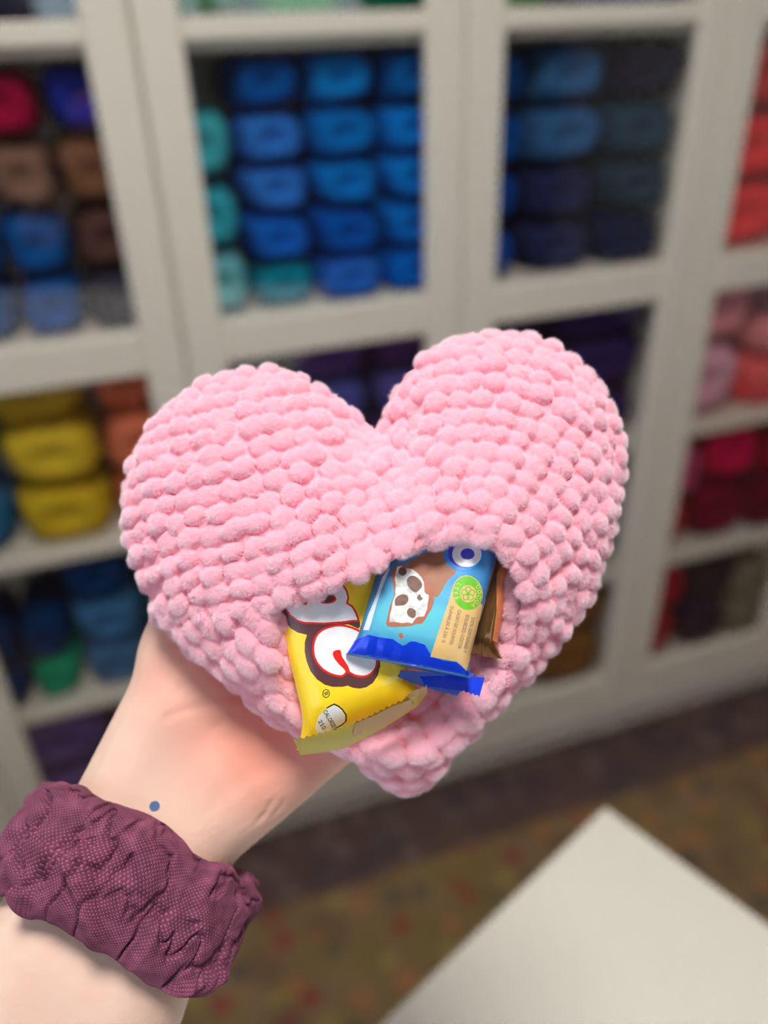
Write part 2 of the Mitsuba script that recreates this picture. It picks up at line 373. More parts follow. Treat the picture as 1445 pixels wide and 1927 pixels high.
outline_px = np.array([(712, 826), (727, 792), (742, 750), (770, 706), (803, 670), (850, 643), (900, 632), (960, 629), (1018, 642), (1070, 671), (1114, 710), (1140, 745), (1158, 792), (1164, 850), (1160, 920),
                       (1152, 980), (1133, 1050), (1116, 1106), (1082, 1160), (1043, 1210), (998, 1264), (953, 1312), (908, 1354), (873, 1396), (836, 1438), (812, 1473), (780, 1487), (752, 1487), (726, 1470),
                       (705, 1450), (664, 1424), (600, 1394), (555, 1372), (505, 1344), (446, 1294), (410, 1268), (356, 1218), (316, 1182), (297, 1160), (278, 1108), (252, 1040), (240, 980), (243, 920), (257, 862),
                       (287, 803), (326, 760), (374, 727), (432, 705), (480, 698), (530, 702), (578, 719), (626, 747), (665, 778), (694, 806)])
ol = hp(outline_px[:, 0], outline_px[:, 1], 2)
# smooth closed curve, with the notch kept sharp
tck, _ = splprep(np.vstack([ol, ol[:1]]).T, s=2.0, per=False)
OUT = np.array(splev(np.linspace(0, 1, 1400), tck)).T[:-1]
CEN = hp(760, 1230, 10)
rel = OUT - CEN
oth = np.unwrap(np.arctan2(rel[:, 1], rel[:, 0]))
if oth[-1] < oth[0]:
    oth, rel = oth[::-1], rel[::-1]
orad = np.linalg.norm(rel, axis=1)
keep = np.concatenate([[True], np.diff(np.maximum.accumulate(oth)) > 1e-6])
OTH, ORAD = oth[keep], orad[keep]


def outer(th):
    th = (np.asarray(th) - OTH[0]) % (2 * np.pi) + OTH[0]
    return np.interp(th, np.append(OTH, OTH[0] + 2 * np.pi), np.append(ORAD, ORAD[0]))


# inflation: Poisson's equation over the outline
gx = np.arange(OUT[:, 0].min() - 3, OUT[:, 0].max() + 3, 0.9)
gy = np.arange(OUT[:, 1].min() - 3, OUT[:, 1].max() + 3, 0.9)
GX, GY = np.meshgrid(gx, gy, indexing='ij')
poly = Polygon(OUT).buffer(0)
inside = shapely.contains_xy(poly, GX, GY)
idx = -np.ones(GX.shape, int)
idx[inside] = np.arange(inside.sum())
ii, jj = np.nonzero(inside)
rows, cols, vals = [idx[ii, jj]], [idx[ii, jj]], [np.full(len(ii), 4.0)]
for di, dj in ((1, 0), (-1, 0), (0, 1), (0, -1)):
    q = idx[ii + di, jj + dj]
    ok = q >= 0
    rows.append(idx[ii, jj][ok]); cols.append(q[ok]); vals.append(np.full(ok.sum(), -1.0))
A_ = sp.csr_matrix((np.concatenate(vals), (np.concatenate(rows), np.concatenate(cols))))
u_ = np.zeros(GX.shape)
u_[inside] = spl.spsolve(A_.tocsc(), np.full(len(ii), 0.81))
POIS = RegularGridInterpolator((gx, gy), u_, bounds_error=False, fill_value=0.0)


def seg_dist(p, a, b):
    a, b = np.asarray(a), np.asarray(b)
    tt = np.clip(((p - a) @ (b - a)) / ((b - a) @ (b - a)), 0, 1)
    return np.linalg.norm(p - (a + tt[..., None] * (b - a)), axis=-1), tt


def puff(p):
    return 2 * np.sqrt(np.maximum(POIS(p), 0))


def up_h(p):
    """Height of the stuffed front: puffy lobes, a valley from the notch down, a swelling over the sweets."""
    h = 0.47 * puff(p)
    d, tt = seg_dist(p, hp(712, 815, 0), hp(735, 985, 25))
    h = h - (9.0 * (1 - 0.75 * tt)) * np.exp(-(d / 11) ** 2) * np.clip(h / 12, 0, 1)
    d2, _ = seg_dist(p, hp(720, 1075, 32), hp(930, 1010, 34))
    h = h + 7 * np.exp(-(d2 / 24) ** 2)
    return np.maximum(h, 0)


# the pocket's mouth and, beyond it, the line along which the front panel joins the lower body
edge_px = np.array([(300, 1172), (340, 1163), (400, 1150), (466, 1141), (520, 1130), (560, 1113), (620, 1092), (660, 1078), (715, 1056), (760, 1034), (800, 1012), (845, 996), (895, 995), (934, 1009), (960, 1038), (974, 1080),
                    (980, 1130), (974, 1190), (956, 1250), (928, 1310), (896, 1362)])
edge_h = np.array([2, 12, 18, 24, 29, 32, 34, 35, 37, 38, 39, 39, 39, 38, 36, 31, 27, 22, 16, 9, 2.0])
lip_w = np.array([0, 0, 0, .15, .7, 1, 1, 1, 1, 1, 1, 1, 1, .9, .55, .15, 0, 0, 0, 0, 0])
ep = hp(edge_px[:, 0], edge_px[:, 1], edge_h)
tck_e, ue = splprep(ep.T, s=1.5)
ES = np.array(splev(np.linspace(0, 1, 600), tck_e)).T
ELIP = np.interp(np.linspace(0, 1, 600), ue, lip_w)
eth = np.unwrap(np.arctan2(*(ES - CEN).T[::-1]))
if eth[-1] < eth[0]:
    eth, ES, ELIP = eth[::-1], ES[::-1], ELIP[::-1]
o_ = np.argsort(eth)
ETH, ERAD, ELIP = eth[o_], np.linalg.norm(ES - CEN, axis=1)[o_], ELIP[o_]
PANEL = Polygon(np.vstack([np.stack([CEN[0] + ERAD * np.cos(ETH), CEN[1] + ERAD * np.sin(ETH)], 1),
                           [CEN + 400 * np.array([math.cos(a_), math.sin(a_)]) for a_ in np.linspace(ETH[-1], ETH[0], 60)]])).buffer(0)
EL = LineString(np.stack([CEN[0] + ERAD * np.cos(ETH), CEN[1] + ERAD * np.sin(ETH)], 1))
etree = cKDTree(np.stack([CEN[0] + ERAD * np.cos(ETH), CEN[1] + ERAD * np.sin(ETH)], 1))


def low_h(p):
    """Height of the lower body's front: level with the panel beyond the mouth's ends, sunken under the sweets."""
    h = up_h(p)
    d, i = etree.query(p)
    lip = ELIP[i]
    ins = shapely.contains_xy(PANEL, p[..., 0], p[..., 1])
    pk = Polygon(hp(*np.array([(600, 1110), (850, 1010), (896, 1050), (890, 1170), (845, 1270), (780, 1330), (680, 1330), (612, 1280)]).T, 20))
    dd = shapely.distance(pk, shapely.points(p[..., 0], p[..., 1]))
    w = np.where(shapely.contains_xy(pk, p[..., 0], p[..., 1]), 1, 1 - sstep(0, 17, dd))
    g_in = 3 + 22 * lip * (1 - sstep(16, 52, d))
    g_out = 22 * w
    pk2 = Polygon(hp(*np.array([(505, 1150), (470, 960), (1000, 890), (975, 1060), (890, 1180), (700, 1200)]).T, 24))
    d2 = shapely.distance(pk2, shapely.points(p[..., 0], p[..., 1]))
    g = np.where(ins, np.maximum(np.maximum(g_in, 22 * w * (d < 8)), 3 + 21 * (1 - sstep(0, 12, d2))), g_out)
    return np.maximum(h - np.minimum(g, 0.72 * h), 0)


def back_h(p):
    return 0.30 * puff(p)


TWO = {}


def geodesic(v, f, src):
    """Distance over a mesh from its source vertices (heat method)."""
    n = len(v)
    L = sp.csr_matrix((n, n))
    Mv = np.zeros(n)
    I, J, C = [], [], []
    a = v[f[:, 1]] - v[f[:, 0]]
    b = v[f[:, 2]] - v[f[:, 0]]
    nf = np.cross(a, b)
    ar = np.maximum(np.linalg.norm(nf, axis=1), 1e-9)
    for k in range(3):
        i, j, o = f[:, k], f[:, (k + 1) % 3], f[:, (k + 2) % 3]
        e1, e2 = v[i] - v[o], v[j] - v[o]
        cot = np.clip((e1 * e2).sum(1) / ar, -20, 20) / 2
        I += [i, j]; J += [j, i]; C += [cot, cot]
        np.add.at(Mv, i, ar / 6)
    Wt = sp.csr_matrix((np.concatenate(C), (np.concatenate(I), np.concatenate(J))), (n, n))
    L = sp.diags(np.asarray(Wt.sum(1)).ravel()) - Wt
    h = np.sqrt(ar.mean())
    tt = 6 * h * h
    rhs = np.zeros(n); rhs[src] = 1
    u = spl.spsolve((sp.diags(Mv + 1e-9) + tt * L).tocsc(), rhs)
    un = nf / ar[:, None]
    g = np.zeros_like(a)
    for k in range(3):
        e = v[f[:, (k + 2) % 3]] - v[f[:, (k + 1) % 3]]
        g += u[f[:, k]][:, None] * np.cross(un, e)
    g = -g / np.maximum(np.linalg.norm(g, axis=1, keepdims=True), 1e-30)
    div = np.zeros(n)
    for k in range(3):
        i, j, o = f[:, k], f[:, (k + 1) % 3], f[:, (k + 2) % 3]
        e1, e2 = v[j] - v[i], v[o] - v[i]
        c1 = np.clip(((v[i] - v[o]) * (v[j] - v[o])).sum(1) / ar, -20, 20)
        c2 = np.clip(((v[i] - v[j]) * (v[o] - v[j])).sum(1) / ar, -20, 20)
        np.add.at(div, i, 0.5 * (c1 * (e1 * g).sum(1) + c2 * (e2 * g).sum(1)))
    d = spl.spsolve((L + 1e-8 * sp.identity(n)).tocsc(), -div)
    d -= d[src].mean()
    return d if d.max() > -d.min() else -d


def rows_of_stitches(v, f, d, levels, spacing):
    """Stitch centres, spaced evenly along the level lines of d: (points, along, normal)."""
    nv = vnormals(v, f)
    pts, tan, nor = [], [], []
    tree = cKDTree(v)
    for li, lev in enumerate(levels):
        s = d - lev + 1e-7
        sg = s > 0
        segs = []
        fs = f[(sg[f].any(1)) & (~sg[f].all(1))]
        if not len(fs):
            continue
        for tri in fs:
            q = []
            for k in range(3):
                i, j = tri[k], tri[(k + 1) % 3]
                if sg[i] != sg[j]:
                    w = s[i] / (s[i] - s[j])
                    q.append((v[i] + w * (v[j] - v[i]), (min(i, j), max(i, j))))
            segs.append(q)
        nb = {}
        for q in segs:
            for a, b in ((0, 1), (1, 0)):
                nb.setdefault(q[a][1], []).append(q[b][1])
        pos = {e: p for q in segs for p, e in q}
        left = set(nb)
        chains = []
        ends = [e for e in nb if len(nb[e]) == 1]
        for st in ends + list(nb):
            if st not in left:
                continue
            ch, cur = [st], st
            left.discard(st)
            while True:
                nx = [e for e in nb[cur] if e in left]
                if not nx:
                    break
                cur = nx[0]; left.discard(cur); ch.append(cur)
            closed = len(nb[st]) == 2 and st in nb[ch[-1]]
            chains.append(np.array([pos[e] for e in ch] + ([pos[st]] if closed else [])))
        for ch in chains:
            if len(ch) < 4:
                continue
            L = np.concatenate([[0], np.cumsum(np.linalg.norm(np.diff(ch, axis=0), axis=1))])
            n = int(round(L[-1] / spacing))
            if n < 1:
                continue
            at = (np.arange(n) + (0.5 if li % 2 else 0.0) + rng.uniform(-.13, .13, n)) / n * L[-1]
            p = np.stack([np.interp(at, L, ch[:, k]) for k in range(3)], 1)
            e = 1.5
            tg = np.stack([np.interp(at + e, L, ch[:, k]) - np.interp(at - e, L, ch[:, k]) for k in range(3)], 1)
            pts.append(p); tan.append(tg); nor.append(nv[tree.query(p)[1]])
    pts, tan, nor = np.vstack(pts), np.vstack(tan), np.vstack(nor)
    tan -= (tan * nor).sum(1, keepdims=True) * nor
    tan /= np.maximum(np.linalg.norm(tan, axis=1, keepdims=True), 1e-9)
    return pts, tan, nor


def puff_up(v, f, st, a, b, amp, slant, seed):
    """Displaces a mesh along its normals into the plump stitches st; returns the vertices and how high each stands on its stitch (0 to 1)."""
    r_ = np.random.default_rng(seed)
    p, tg, nr = st
    n = len(p)
    sl = slant + r_.normal(0, 0.16, n)
    bt = np.cross(nr, tg)
    ax = tg * np.cos(sl)[:, None] + bt * np.sin(sl)[:, None]
    ay = np.cross(nr, ax)
    sa, sb = a * r_.uniform(.84, 1.16, n), b * r_.uniform(.86, 1.14, n)
    am = amp * r_.uniform(.65, 1.25, n)
    p = p + tg * r_.normal(0, .35, n)[:, None] + bt * r_.normal(0, .35, n)[:, None]
    nv = vnormals(v, f)
    tree = cKDTree(p)
    best = np.zeros(len(v))
    wob = v + 0.5 * (np.stack([meshkit.noise(v / 2.2 + 31 * k, 5) for k in range(3)], 1) - .5) * 2
    _, near = tree.query(v, k=min(9, n))
    second = np.zeros(len(v))
    for k in range(near.shape[1]):
        i = near[:, k]
        q = wob - p[i]
        du, dw, dn = (q * ax[i]).sum(1) / sa[i], (q * ay[i]).sum(1) / sb[i], (q * nr[i]).sum(1) / 9.0
        d2 = np.abs(du) ** 2.1 + np.abs(dw) ** 2.1 + dn ** 2
        h = am[i] * np.sqrt(np.maximum(0, 1 - d2 / 1.25)) * ((nv * nr[i]).sum(1) > .1)
        best = np.maximum(best, h)
    rough = (meshkit.fbm(v / 1.1, 3, 3) - .5) * 0.9 + (meshkit.noise(v / 0.45, 8) - .5) * 0.28
    hgt = best / amp
    return v + nv * (best - 0.35 * amp + rough * (0.5 + 0.5 * np.clip(hgt, 0, 1)))[:, None], np.clip(hgt, 0, 1)


def panel_surface(n, m, m_in=26, m_rd=10):
    """The front panel as a folded sheet: inside the pocket, round the lip, over the lobes, and a little way round the back."""
    w = np.linspace(0, 1, 4000)
    th = ETH[0] + w * (ETH[-1] - ETH[0])
    e = np.stack([np.interp(th, ETH, ERAD) * np.cos(th), np.interp(th, ETH, ERAD) * np.sin(th)], 1)
    o = np.stack([outer(th) * np.cos(th), outer(th) * np.sin(th)], 1)
    L = np.concatenate([[0], np.cumsum(np.linalg.norm(np.diff(e, axis=0), axis=1) + 0.6 * np.linalg.norm(np.diff(o, axis=0), axis=1))])
    th = np.interp(np.linspace(0, L[-1], n), L, th)
    lip = np.interp(th, ETH, ELIP)[:, None]
    er = np.interp(th, ETH, ERAD)[:, None]
    R = np.maximum(outer(th)[:, None], er + 0.3)
    dirs = np.stack([np.cos(th), np.sin(th)], -1)[:, None]
    thick = 2.2 + 4.0 * lip
    dep = np.minimum(26 * lip + 1.5, 0.5 * (R - er))
    s_in = np.linspace(1, 0, m_in)[None]
    r_in = er + s_in * dep
    a_rd = np.linspace(-np.pi / 2, np.pi / 2, m_rd + 2)[None, 1:-1]
    r_rd = er - thick / 2 * np.cos(a_rd)
    m_out = m - m_in - m_rd
    psi = np.linspace(0, 1, m_out)[None]
    PS = psi * (np.pi / 2 + 0.5)
    s0 = 0.0
    r_out = er + (R - er) * np.sin(PS)
    rr = np.concatenate([r_in, r_rd, r_out], 1)
    pts = CEN + dirs * rr[..., None]
    H = up_h(pts)
    edgeh = up_h(CEN + dirs * er[..., None])
    Z = H.copy()
    Z[:, :m_in] = np.minimum(H[:, :m_in], edgeh + 3) - thick
    Z[:, m_in:m_in + m_rd] = edgeh - thick / 2 + thick / 2 * np.sin(a_rd)
    back = PS > np.pi / 2
    bk = np.broadcast_to(back, (n, m_out))
    Z[:, m_in + m_rd:][bk] = -back_h(pts[:, m_in + m_rd:])[bk]
    return np.concatenate([pts, Z[..., None]], -1).reshape(-1, 3), grid_faces(n, m)[:, ::-1], (m_in + m_rd)


def body_surface(n, mf, mb):
    """The lower body and back as one closed surface."""
    th = np.linspace(0, 2 * np.pi, 4000)
    o = np.stack([outer(th) * np.cos(th), outer(th) * np.sin(th)], 1)
    L = np.concatenate([[0], np.cumsum(np.linalg.norm(np.diff(o, axis=0), axis=1))])
    th = np.interp(np.arange(n) / n * L[-1], L, th)
    R = outer(th)[:, None]
    inpanel = np.interp((th - ETH[0]) % (2 * np.pi), [0, ETH[-1] - ETH[0], ETH[-1] - ETH[0] + .02, 2 * np.pi - .02, 2 * np.pi], [1, 1, 0, 0, 1])[:, None]
    R = R - 1.8 * inpanel
    ps = np.concatenate([np.linspace(0.004, np.pi / 2, mf), np.linspace(np.pi / 2, np.pi - .02, mb + 1)[1:]])[None]
    rr = R * np.sin(ps)
    pts = CEN + np.stack([np.cos(th), np.sin(th)], -1)[:, None] * rr[..., None]
    fr = np.broadcast_to(ps <= np.pi / 2, rr.shape)
    Z = np.where(fr, low_h(pts), -back_h(pts))
    Z[:, mf - 1] *= 0.3
    return np.concatenate([pts, Z[..., None]], -1).reshape(-1, 3), grid_faces(n, mf + mb, True)[:, ::-1], mf - 1


def chenille(p, n, uv):
    g = fbm(p.x * 900, p.y * 900, p.z * 900)
    return mix((.90, .50, .565), (.95, .62, .67), g)


scene['pink_chenille'] = {'type': 'twosided', 'bsdf': {'type': 'principled', 'base_color': rgb((.90, .41, .51)), 'roughness': 0.85, 'specular': 0.15, 'sheen': 0.6, 'sheen_tint': 0.15}}
scene['pink_pile'] = {'type': 'twosided', 'bsdf': {'type': 'principled', 'base_color': rgb((.96, .82, .90)), 'roughness': 0.7, 'specular': 0.3}}


def pile(v, f, count, seed, vis=None, length=1.25, width=.075):
    """Short velvety fibres standing on a mesh: thin triangles."""
    r_ = np.random.default_rng(seed)
    fa = np.linalg.norm(np.cross(v[f[:, 1]] - v[f[:, 0]], v[f[:, 2]] - v[f[:, 0]]), axis=1)
    if vis is not None:
        fa = fa * vis[f].mean(1)
    k = r_.choice(len(f), count, p=fa / fa.sum())
    w = r_.dirichlet((1, 1, 1), count)
    p = (v[f[k]] * w[..., None]).sum(1)
    nv = vnormals(v, f)
    nn = (nv[f[k]] * w[..., None]).sum(1)
    d = nn + r_.normal(0, .55, (count, 3))
    d /= np.linalg.norm(d, axis=1, keepdims=True)
    sd = np.cross(d, r_.normal(0, 1, (count, 3)))
    sd /= np.linalg.norm(sd, axis=1, keepdims=True)
    ln = (length * r_.uniform(.45, 1.1, count))[:, None]
    vv = np.stack([p - sd * width / 2 - nn * .15, p + sd * width / 2 - nn * .15, p + d * ln], 1).reshape(-1, 3)
    return vv, np.arange(3 * count).reshape(-1, 3)


QUICK = False
# panel
cv, cf, im = panel_surface(110, 90, 8, 6)
cd = geodesic(cv, cf, np.arange(110) * 90 + im - 3)
# the fold's inside is not counted into the rows
cd_ = cd.reshape(110, 90).copy(); cd_[:, :im - 5] = -3.0
okf = (cf % 90 >= im - 6).all(1)
lev = 2.0 + 5.75 * np.arange(0, 40)
stP = rows_of_stitches(cv, cf[okf], cd_.ravel(), lev[lev < cd.max() - 1], 7.75)
v, f, _ = panel_surface(820, 300)
v, hP = puff_up(v, f, stP, 3.9, 2.95, 2.7, 0.24, 11)
panel_v, panel_f = v, f
add('heart_pouch__front_panel', trimesh.Trimesh(heart_to_world(v), f, process=False), 'pink_chenille', True, label='puffy upper panel whose lower edge is the mouth of the pocket')
# body
cv, cf, ir = body_surface(150, 46, 26)
cd = geodesic(cv, cf, np.arange(150) * 72 + ir)
frontmask = np.tile(np.arange(72) <= ir, 150)
cdf = np.where(frontmask, cd, -cd)
lev = -2.0 + 6.6 * np.arange(-12, 14)
stB = rows_of_stitches(cv, cf, cdf, lev, 8.6)
v, f, _ = body_surface(720, 230, 80)
v, hB = puff_up(v, f, stB, 4.9, 3.6, 2.6, -0.25, 12)
body_v, body_f = v, f
add('heart_pouch__body', trimesh.Trimesh(heart_to_world(v), f, process=False), 'pink_chenille', True, label='lower front and back of the pouch, under the sweets')
va, fa = pile(panel_v, panel_f, 420000, 3, vis=(panel_v[:, 2] > -2) * (.02 + hP ** 3))
vb, fb = pile(body_v, body_f, 200000, 4, vis=((.02 + hB ** 3) * (body_v[:, 2] > -3) * ~shapely.contains_xy(PANEL, body_v[:, 0], body_v[:, 1])) * 1.0)
add('heart_pouch__pile', trimesh.Trimesh(heart_to_world(np.vstack([va, vb])), np.vstack([fa, fb + len(va)]), process=False), 'pink_pile', kind='stuff', label='short velvety fibres of the chenille yarn')
tag('heart_pouch', 'plump pink crocheted chenille heart pouch with sweets in its front pocket, held on the palm', 'pouch')

# ------------------------------------------------------------------ the forearm and hand that hold the heart (camera space, metres)
def chain_hull(balls):
    return m3.Manifold.batch_hull([m3.Manifold.sphere(r / 1000, 28).translate(p.tolist()) for p, r in balls])


LAT = np.array([0.913, 0.408, 0.0])


def pair(px, py, z, r, lat):
    q = P(px, py, z)
    return [(q - LAT * lat / 1000, r), (q + LAT * lat / 1000, r)]


wr, f1, f0, fe = pair(292, 1545, .281, 18.5, 11.0), pair(165, 1815, .2695, 23.5, 12.5), pair(30, 2110, .262, 27, 14), pair(-130, 2600, .258, 31, 15)
T1, T1b, T2, T3, T4 = (P(332, 1368, .2885), 17), (P(335, 1300, .2875), 16), (P(337, 1230, .288), 14.5), (P(372, 1110, .2965), 11.5), (P(440, 985, .3015), 9.5)
H0, H1, H2 = (P(462, 1478, .2855), 14.5), (P(552, 1424, .2895), 14.5), (P(690, 1325, .297), 12)
PC, PC2 = (P(440, 1360, .2900), 15), (P(520, 1210, .3005), 12)
KN = [(P(462, 1062, .3040), 10.5), (P(548, 1090, .3055), 10.5), (P(628, 1150, .3055), 10), (P(702, 1235, .3030), 9.5)]
hulls = [chain_hull(fe + f0), chain_hull(f0 + f1), chain_hull(f1 + wr), chain_hull([wr[0], T1, PC]), chain_hull([wr[0], wr[1], PC, H0]), chain_hull([wr[1], H0, H1]), chain_hull([wr[0], T1, T1b, PC]), chain_hull([PC, H0, H1]),
         chain_hull([T1, T1b, T2, PC]), chain_hull([T2, T3]), chain_hull([T3, T4]), chain_hull([PC, PC2, T2]), chain_hull([PC, H1, PC2, H2]), chain_hull([PC2, KN[0], KN[1], T2]), chain_hull([PC2, KN[1], KN[2], H2]), chain_hull([H2, KN[2], KN[3]]), chain_hull([PC2, PC, KN[0]])]
FING = [[(462, 930, .3085, 9.3), (474, 838, .3050, 8.5), (486, 775, .3000, 7.6)], [(556, 950, .3130, 9.4), (572, 858, .3090, 8.6), (584, 792, .3035, 7.7)],
        [(676, 1010, .3125, 9.0), (716, 925, .3090, 8.3), (744, 858, .3030, 7.4)], [(772, 1126, .3075, 8.3), (822, 1058, .3045, 7.6), (862, 1006, .2990, 6.8)]]
for kn, fg in zip(KN, FING):
    prev = kn
    for (px, py, z, r) in fg:
        cur = (P(px, py, z), r)
        hulls.append(chain_hull([prev, cur]))
        prev = cur
arm = m3.Manifold.batch_boolean(hulls, m3.OpType.Add).refine_to_length(0.0032).to_mesh()
arm = trimesh.Trimesh(arm.vert_properties[:, :3], arm.tri_verts, process=True)
trimesh.smoothing.filter_taubin(arm, lamb=0.55, nu=0.53, iterations=60)
arm = trimesh.Trimesh(*trimesh.remesh.subdivide(arm.vertices, arm.faces), process=True)
trimesh.smoothing.filter_taubin(arm, lamb=0.5, nu=0.51, iterations=20)
v, f = np.array(arm.vertices), np.array(arm.faces)


def blob(px, py, z, r):
    return np.exp(-(np.linalg.norm(v - P(px, py, z), axis=1) / (r / 1000)) ** 2)


# swellings of the palm and the creases where the wrist bends
nv = vnormals(v, f)
v = v + nv * (0.0030 * blob(470, 1425, .274, 15) + 0.0022 * blob(345, 1320, .272, 15) - 0.0012 * blob(405, 1385, .274, 8))[:, None]


def crease(pts, z, depth, width):
    q = P([a_[0] for a_ in pts], [a_[1] for a_ in pts], z)
    px, py = proj(v)
    best = np.full(len(v), 1e9)
    for a_, b_ in zip(pts[:-1], pts[1:]):
        d, _ = seg_dist(np.stack([px, py], -1), a_, b_)
        best = np.minimum(best, d)
    front = v[:, 2] < z + 0.012
    return depth / 1000 * np.exp(-(best / width) ** 2) * front


for pts, dp, wd in (([(318, 1348), (370, 1330), (420, 1312), (462, 1312)], .5, 7), ([(330, 1300), (380, 1276), (430, 1262)], .35, 6), ([(375, 1392), (420, 1440), (452, 1480), (480, 1535)], .25, 16), ([(488, 1545), (502, 1528), (508, 1512)], .6, 5),
                    ([(515, 1535), (528, 1520), (532, 1508)], .4, 5), ([(400, 1372), (440, 1345), (470, 1330), (520, 1335)], .4, 8)):
    v = v - nv * crease(pts, .276, dp, wd)[:, None]
tone = np.array(lin(234, 199, 182))
red = np.array(lin(236, 158, 138))
pink = np.array(lin(238, 182, 164))
wgt = np.clip(0.7 * blob(470, 1440, .274, 17) + 0.45 * blob(440, 1370, .276, 12) + 0.35 * blob(560, 1400, .276, 18), 0, 1)[:, None]
wg2 = np.clip(0.85 * blob(345, 1270, .274, 20) + 0.8 * blob(560, 1420, .278, 24) + 0.7 * blob(430, 1340, .274, 22) + .9 * blob(600, 1150, .305, 45), 0, 1)[:, None]
mott = meshkit.fbm(v / 0.011, 3, 2)[:, None] - .5
col = tone * (1 - wg2) + pink * wg2
col = col * (1 - wgt) + red * wgt
col = np.clip(col * (1 + 0.20 * mott * [0.25, 1.0, 1.1]), 0, 1)


def skin_bump(p, n, uv):
    return 0.00016 * fbm(p.x * 1500, p.y * 1500, p.z * 1500) + 0.00005 * noise(p.x * 4200, p.y * 4200, p.z * 4200)


scene['skin'] = {'type': 'twosided', 'bsdf': {'type': 'bumpmap', 'arbitrary': {'type': 'proc', **{k_: v_ for k_, v_ in proc(skin_bump, 2e-4).items() if k_ != 'type'}}, 'scale': 1.0,
                 'bsdf': {'type': 'principled', 'base_color': {'type': 'mesh_attribute', 'name': 'vertex_color'}, 'roughness': 0.5, 'specular': 0.35, 'sheen': 0.25, 'sheen_tint': 0.6, 'flatness': 0.0}}}
armtree = cKDTree(v)
arm_v, arm_n = v, vnormals(v, f)
add('person__arm', trimesh.Trimesh(W(v), f, process=False), 'skin', True, color=col)
tag('person', 'bare left forearm and open hand, palm towards the viewer, carrying the pink heart', 'person')
# the small blue dot inked on the wrist
px, py = proj(arm_v)
near = np.where(arm_v[:, 2] < .275, np.hypot(px - 289, py - 1521), 1e9)
i0 = int(np.argmin(near))
nn = arm_n[i0]
e1 = np.cross(nn, [0.3, 1, 0.1]); e1 /= np.linalg.norm(e1); e2 = np.cross(nn, e1)
plain('tattoo_ink', lin(84, 112, 158), 0.55, 0.3)
aa = np.linspace(0, 2 * np.pi, 20, endpoint=False)
nn = arm_n[np.argsort(near)[:60]].mean(0)
nn /= np.linalg.norm(nn)
e1 = np.cross(nn, [0.3, 1, 0.1]); e1 /= np.linalg.norm(e1); e2 = np.cross(nn, e1)
ringp = np.array([arm_v[i0]] + [arm_v[i0] + (e1 * math.cos(q) + e2 * math.sin(q)) * .0017 for q in aa])
pd, ix = armtree.query(ringp, k=6)
hgt_ = ((arm_v[ix] - ringp[:, None]) @ nn * (1 / (pd + 1e-4))).sum(1) / (1 / (pd + 1e-4)).sum(1)
ringp = ringp + nn * (hgt_[:, None] + 0.00018)
add('person__tattoo', trimesh.Trimesh(W(ringp), [[0, 1 + k, 1 + (k + 1) % 20] for k in range(20)], process=False), 'tattoo_ink', label='small blue ink dot on the wrist')

# ------------------------------------------------------------------ the scrunchie round the wrist
SC = P(242, 1657, .272)
ax_ = np.array([-.39, .81, -.42])
ax_ /= np.linalg.norm(ax_)
s1 = LAT - ax_ * (LAT @ ax_); s1 /= np.linalg.norm(s1)
s2 = np.cross(ax_, s1)
if s2[2] > 0:
    s2 = -s2                                        # towards the viewer
NA, NB = 620, 190
al = np.arange(NA) * 2 * np.pi / NA                 # round the wrist; 90 degrees faces the viewer
be = np.arange(NB) * 2 * np.pi / NB                 # round the tube of cloth; 0 is its outside
AL, BE = np.meshgrid(al, be, indexing='ij')
r_ = np.random.default_rng(5)


def pleats():
    """Folds of the gathered cloth: tilted ridges that swell on one side and drop steeply on the other."""
    h = np.zeros_like(AL)
    for k in range(22):
        a0 = (k + r_.uniform(-.35, .35)) / 22 * 2 * np.pi
        tilt, wid = r_.normal(0, .2), r_.uniform(.08, .24)
        b0, bw = r_.uniform(-1.6, 1.6), r_.uniform(.7, 1.6)
        x = (AL - a0 - tilt * np.sin(BE - b0) + .07 * np.sin(2.3 * BE + k) + np.pi) % (2 * np.pi) - np.pi
        x = x / wid
        ridge = np.where(x > 0, np.exp(-(x / .38) ** 2), np.exp(-(x / 1.3) ** 2))
        env = np.exp(-(((BE - b0 + np.pi) % (2 * np.pi) - np.pi) / bw) ** 2)
        h += ridge * env * r_.uniform(.5, 1.25)
    return h


cyl = np.stack([np.cos(AL) * 2.2, np.sin(AL) * 2.2, np.sin(BE) * 1.3], -1)
base = pleats()
wv = meshkit.fbm(cyl * 1.6 + 3, 3, 4) - .5
cr = np.abs(meshkit.fbm(np.stack([np.cos(AL) * 5, np.sin(AL) * 5, np.sin(BE) * 1.0 + .25 * np.cos(BE)], -1) + 9, 3, 9) - .5)
half = 17.5 + 2.4 * (meshkit.fbm(np.stack([np.cos(AL) * 3.2, np.sin(AL) * 3.2, np.sign(np.sin(BE)) * 3], -1), 2, 3) - .5) * 2 + 1.2 * np.sin(AL - .6) + 3.5 * np.exp(-((AL - .5) / .6) ** 2) * (np.sin(BE) > 0)
thick = 5.6 + 1.2 * np.sin(3 * AL + 1)
rad_add = 6.2 * base - 2.0 + 5.0 * wv - 2.6 * np.exp(-(cr / .035) ** 2)
o_out = 1.0 * (np.cos(BE) > -.2)
rad = np.where(np.cos(BE) < 0, 3.4, thick) * np.sign(np.cos(BE)) * np.abs(np.cos(BE)) ** .8 + rad_add * sstep(-.5, .4, np.cos(BE)) * 0.75
axial = half * np.sign(np.sin(BE)) * np.abs(np.sin(BE)) ** .85 * (1 + .10 * base * np.cos(AL * 9))
axial += 2.2 * np.sin(2 * AL + .4) * 0.6 + 1.0 * np.sin(7 * AL)
ra, rb_ = 37.0, 25.5
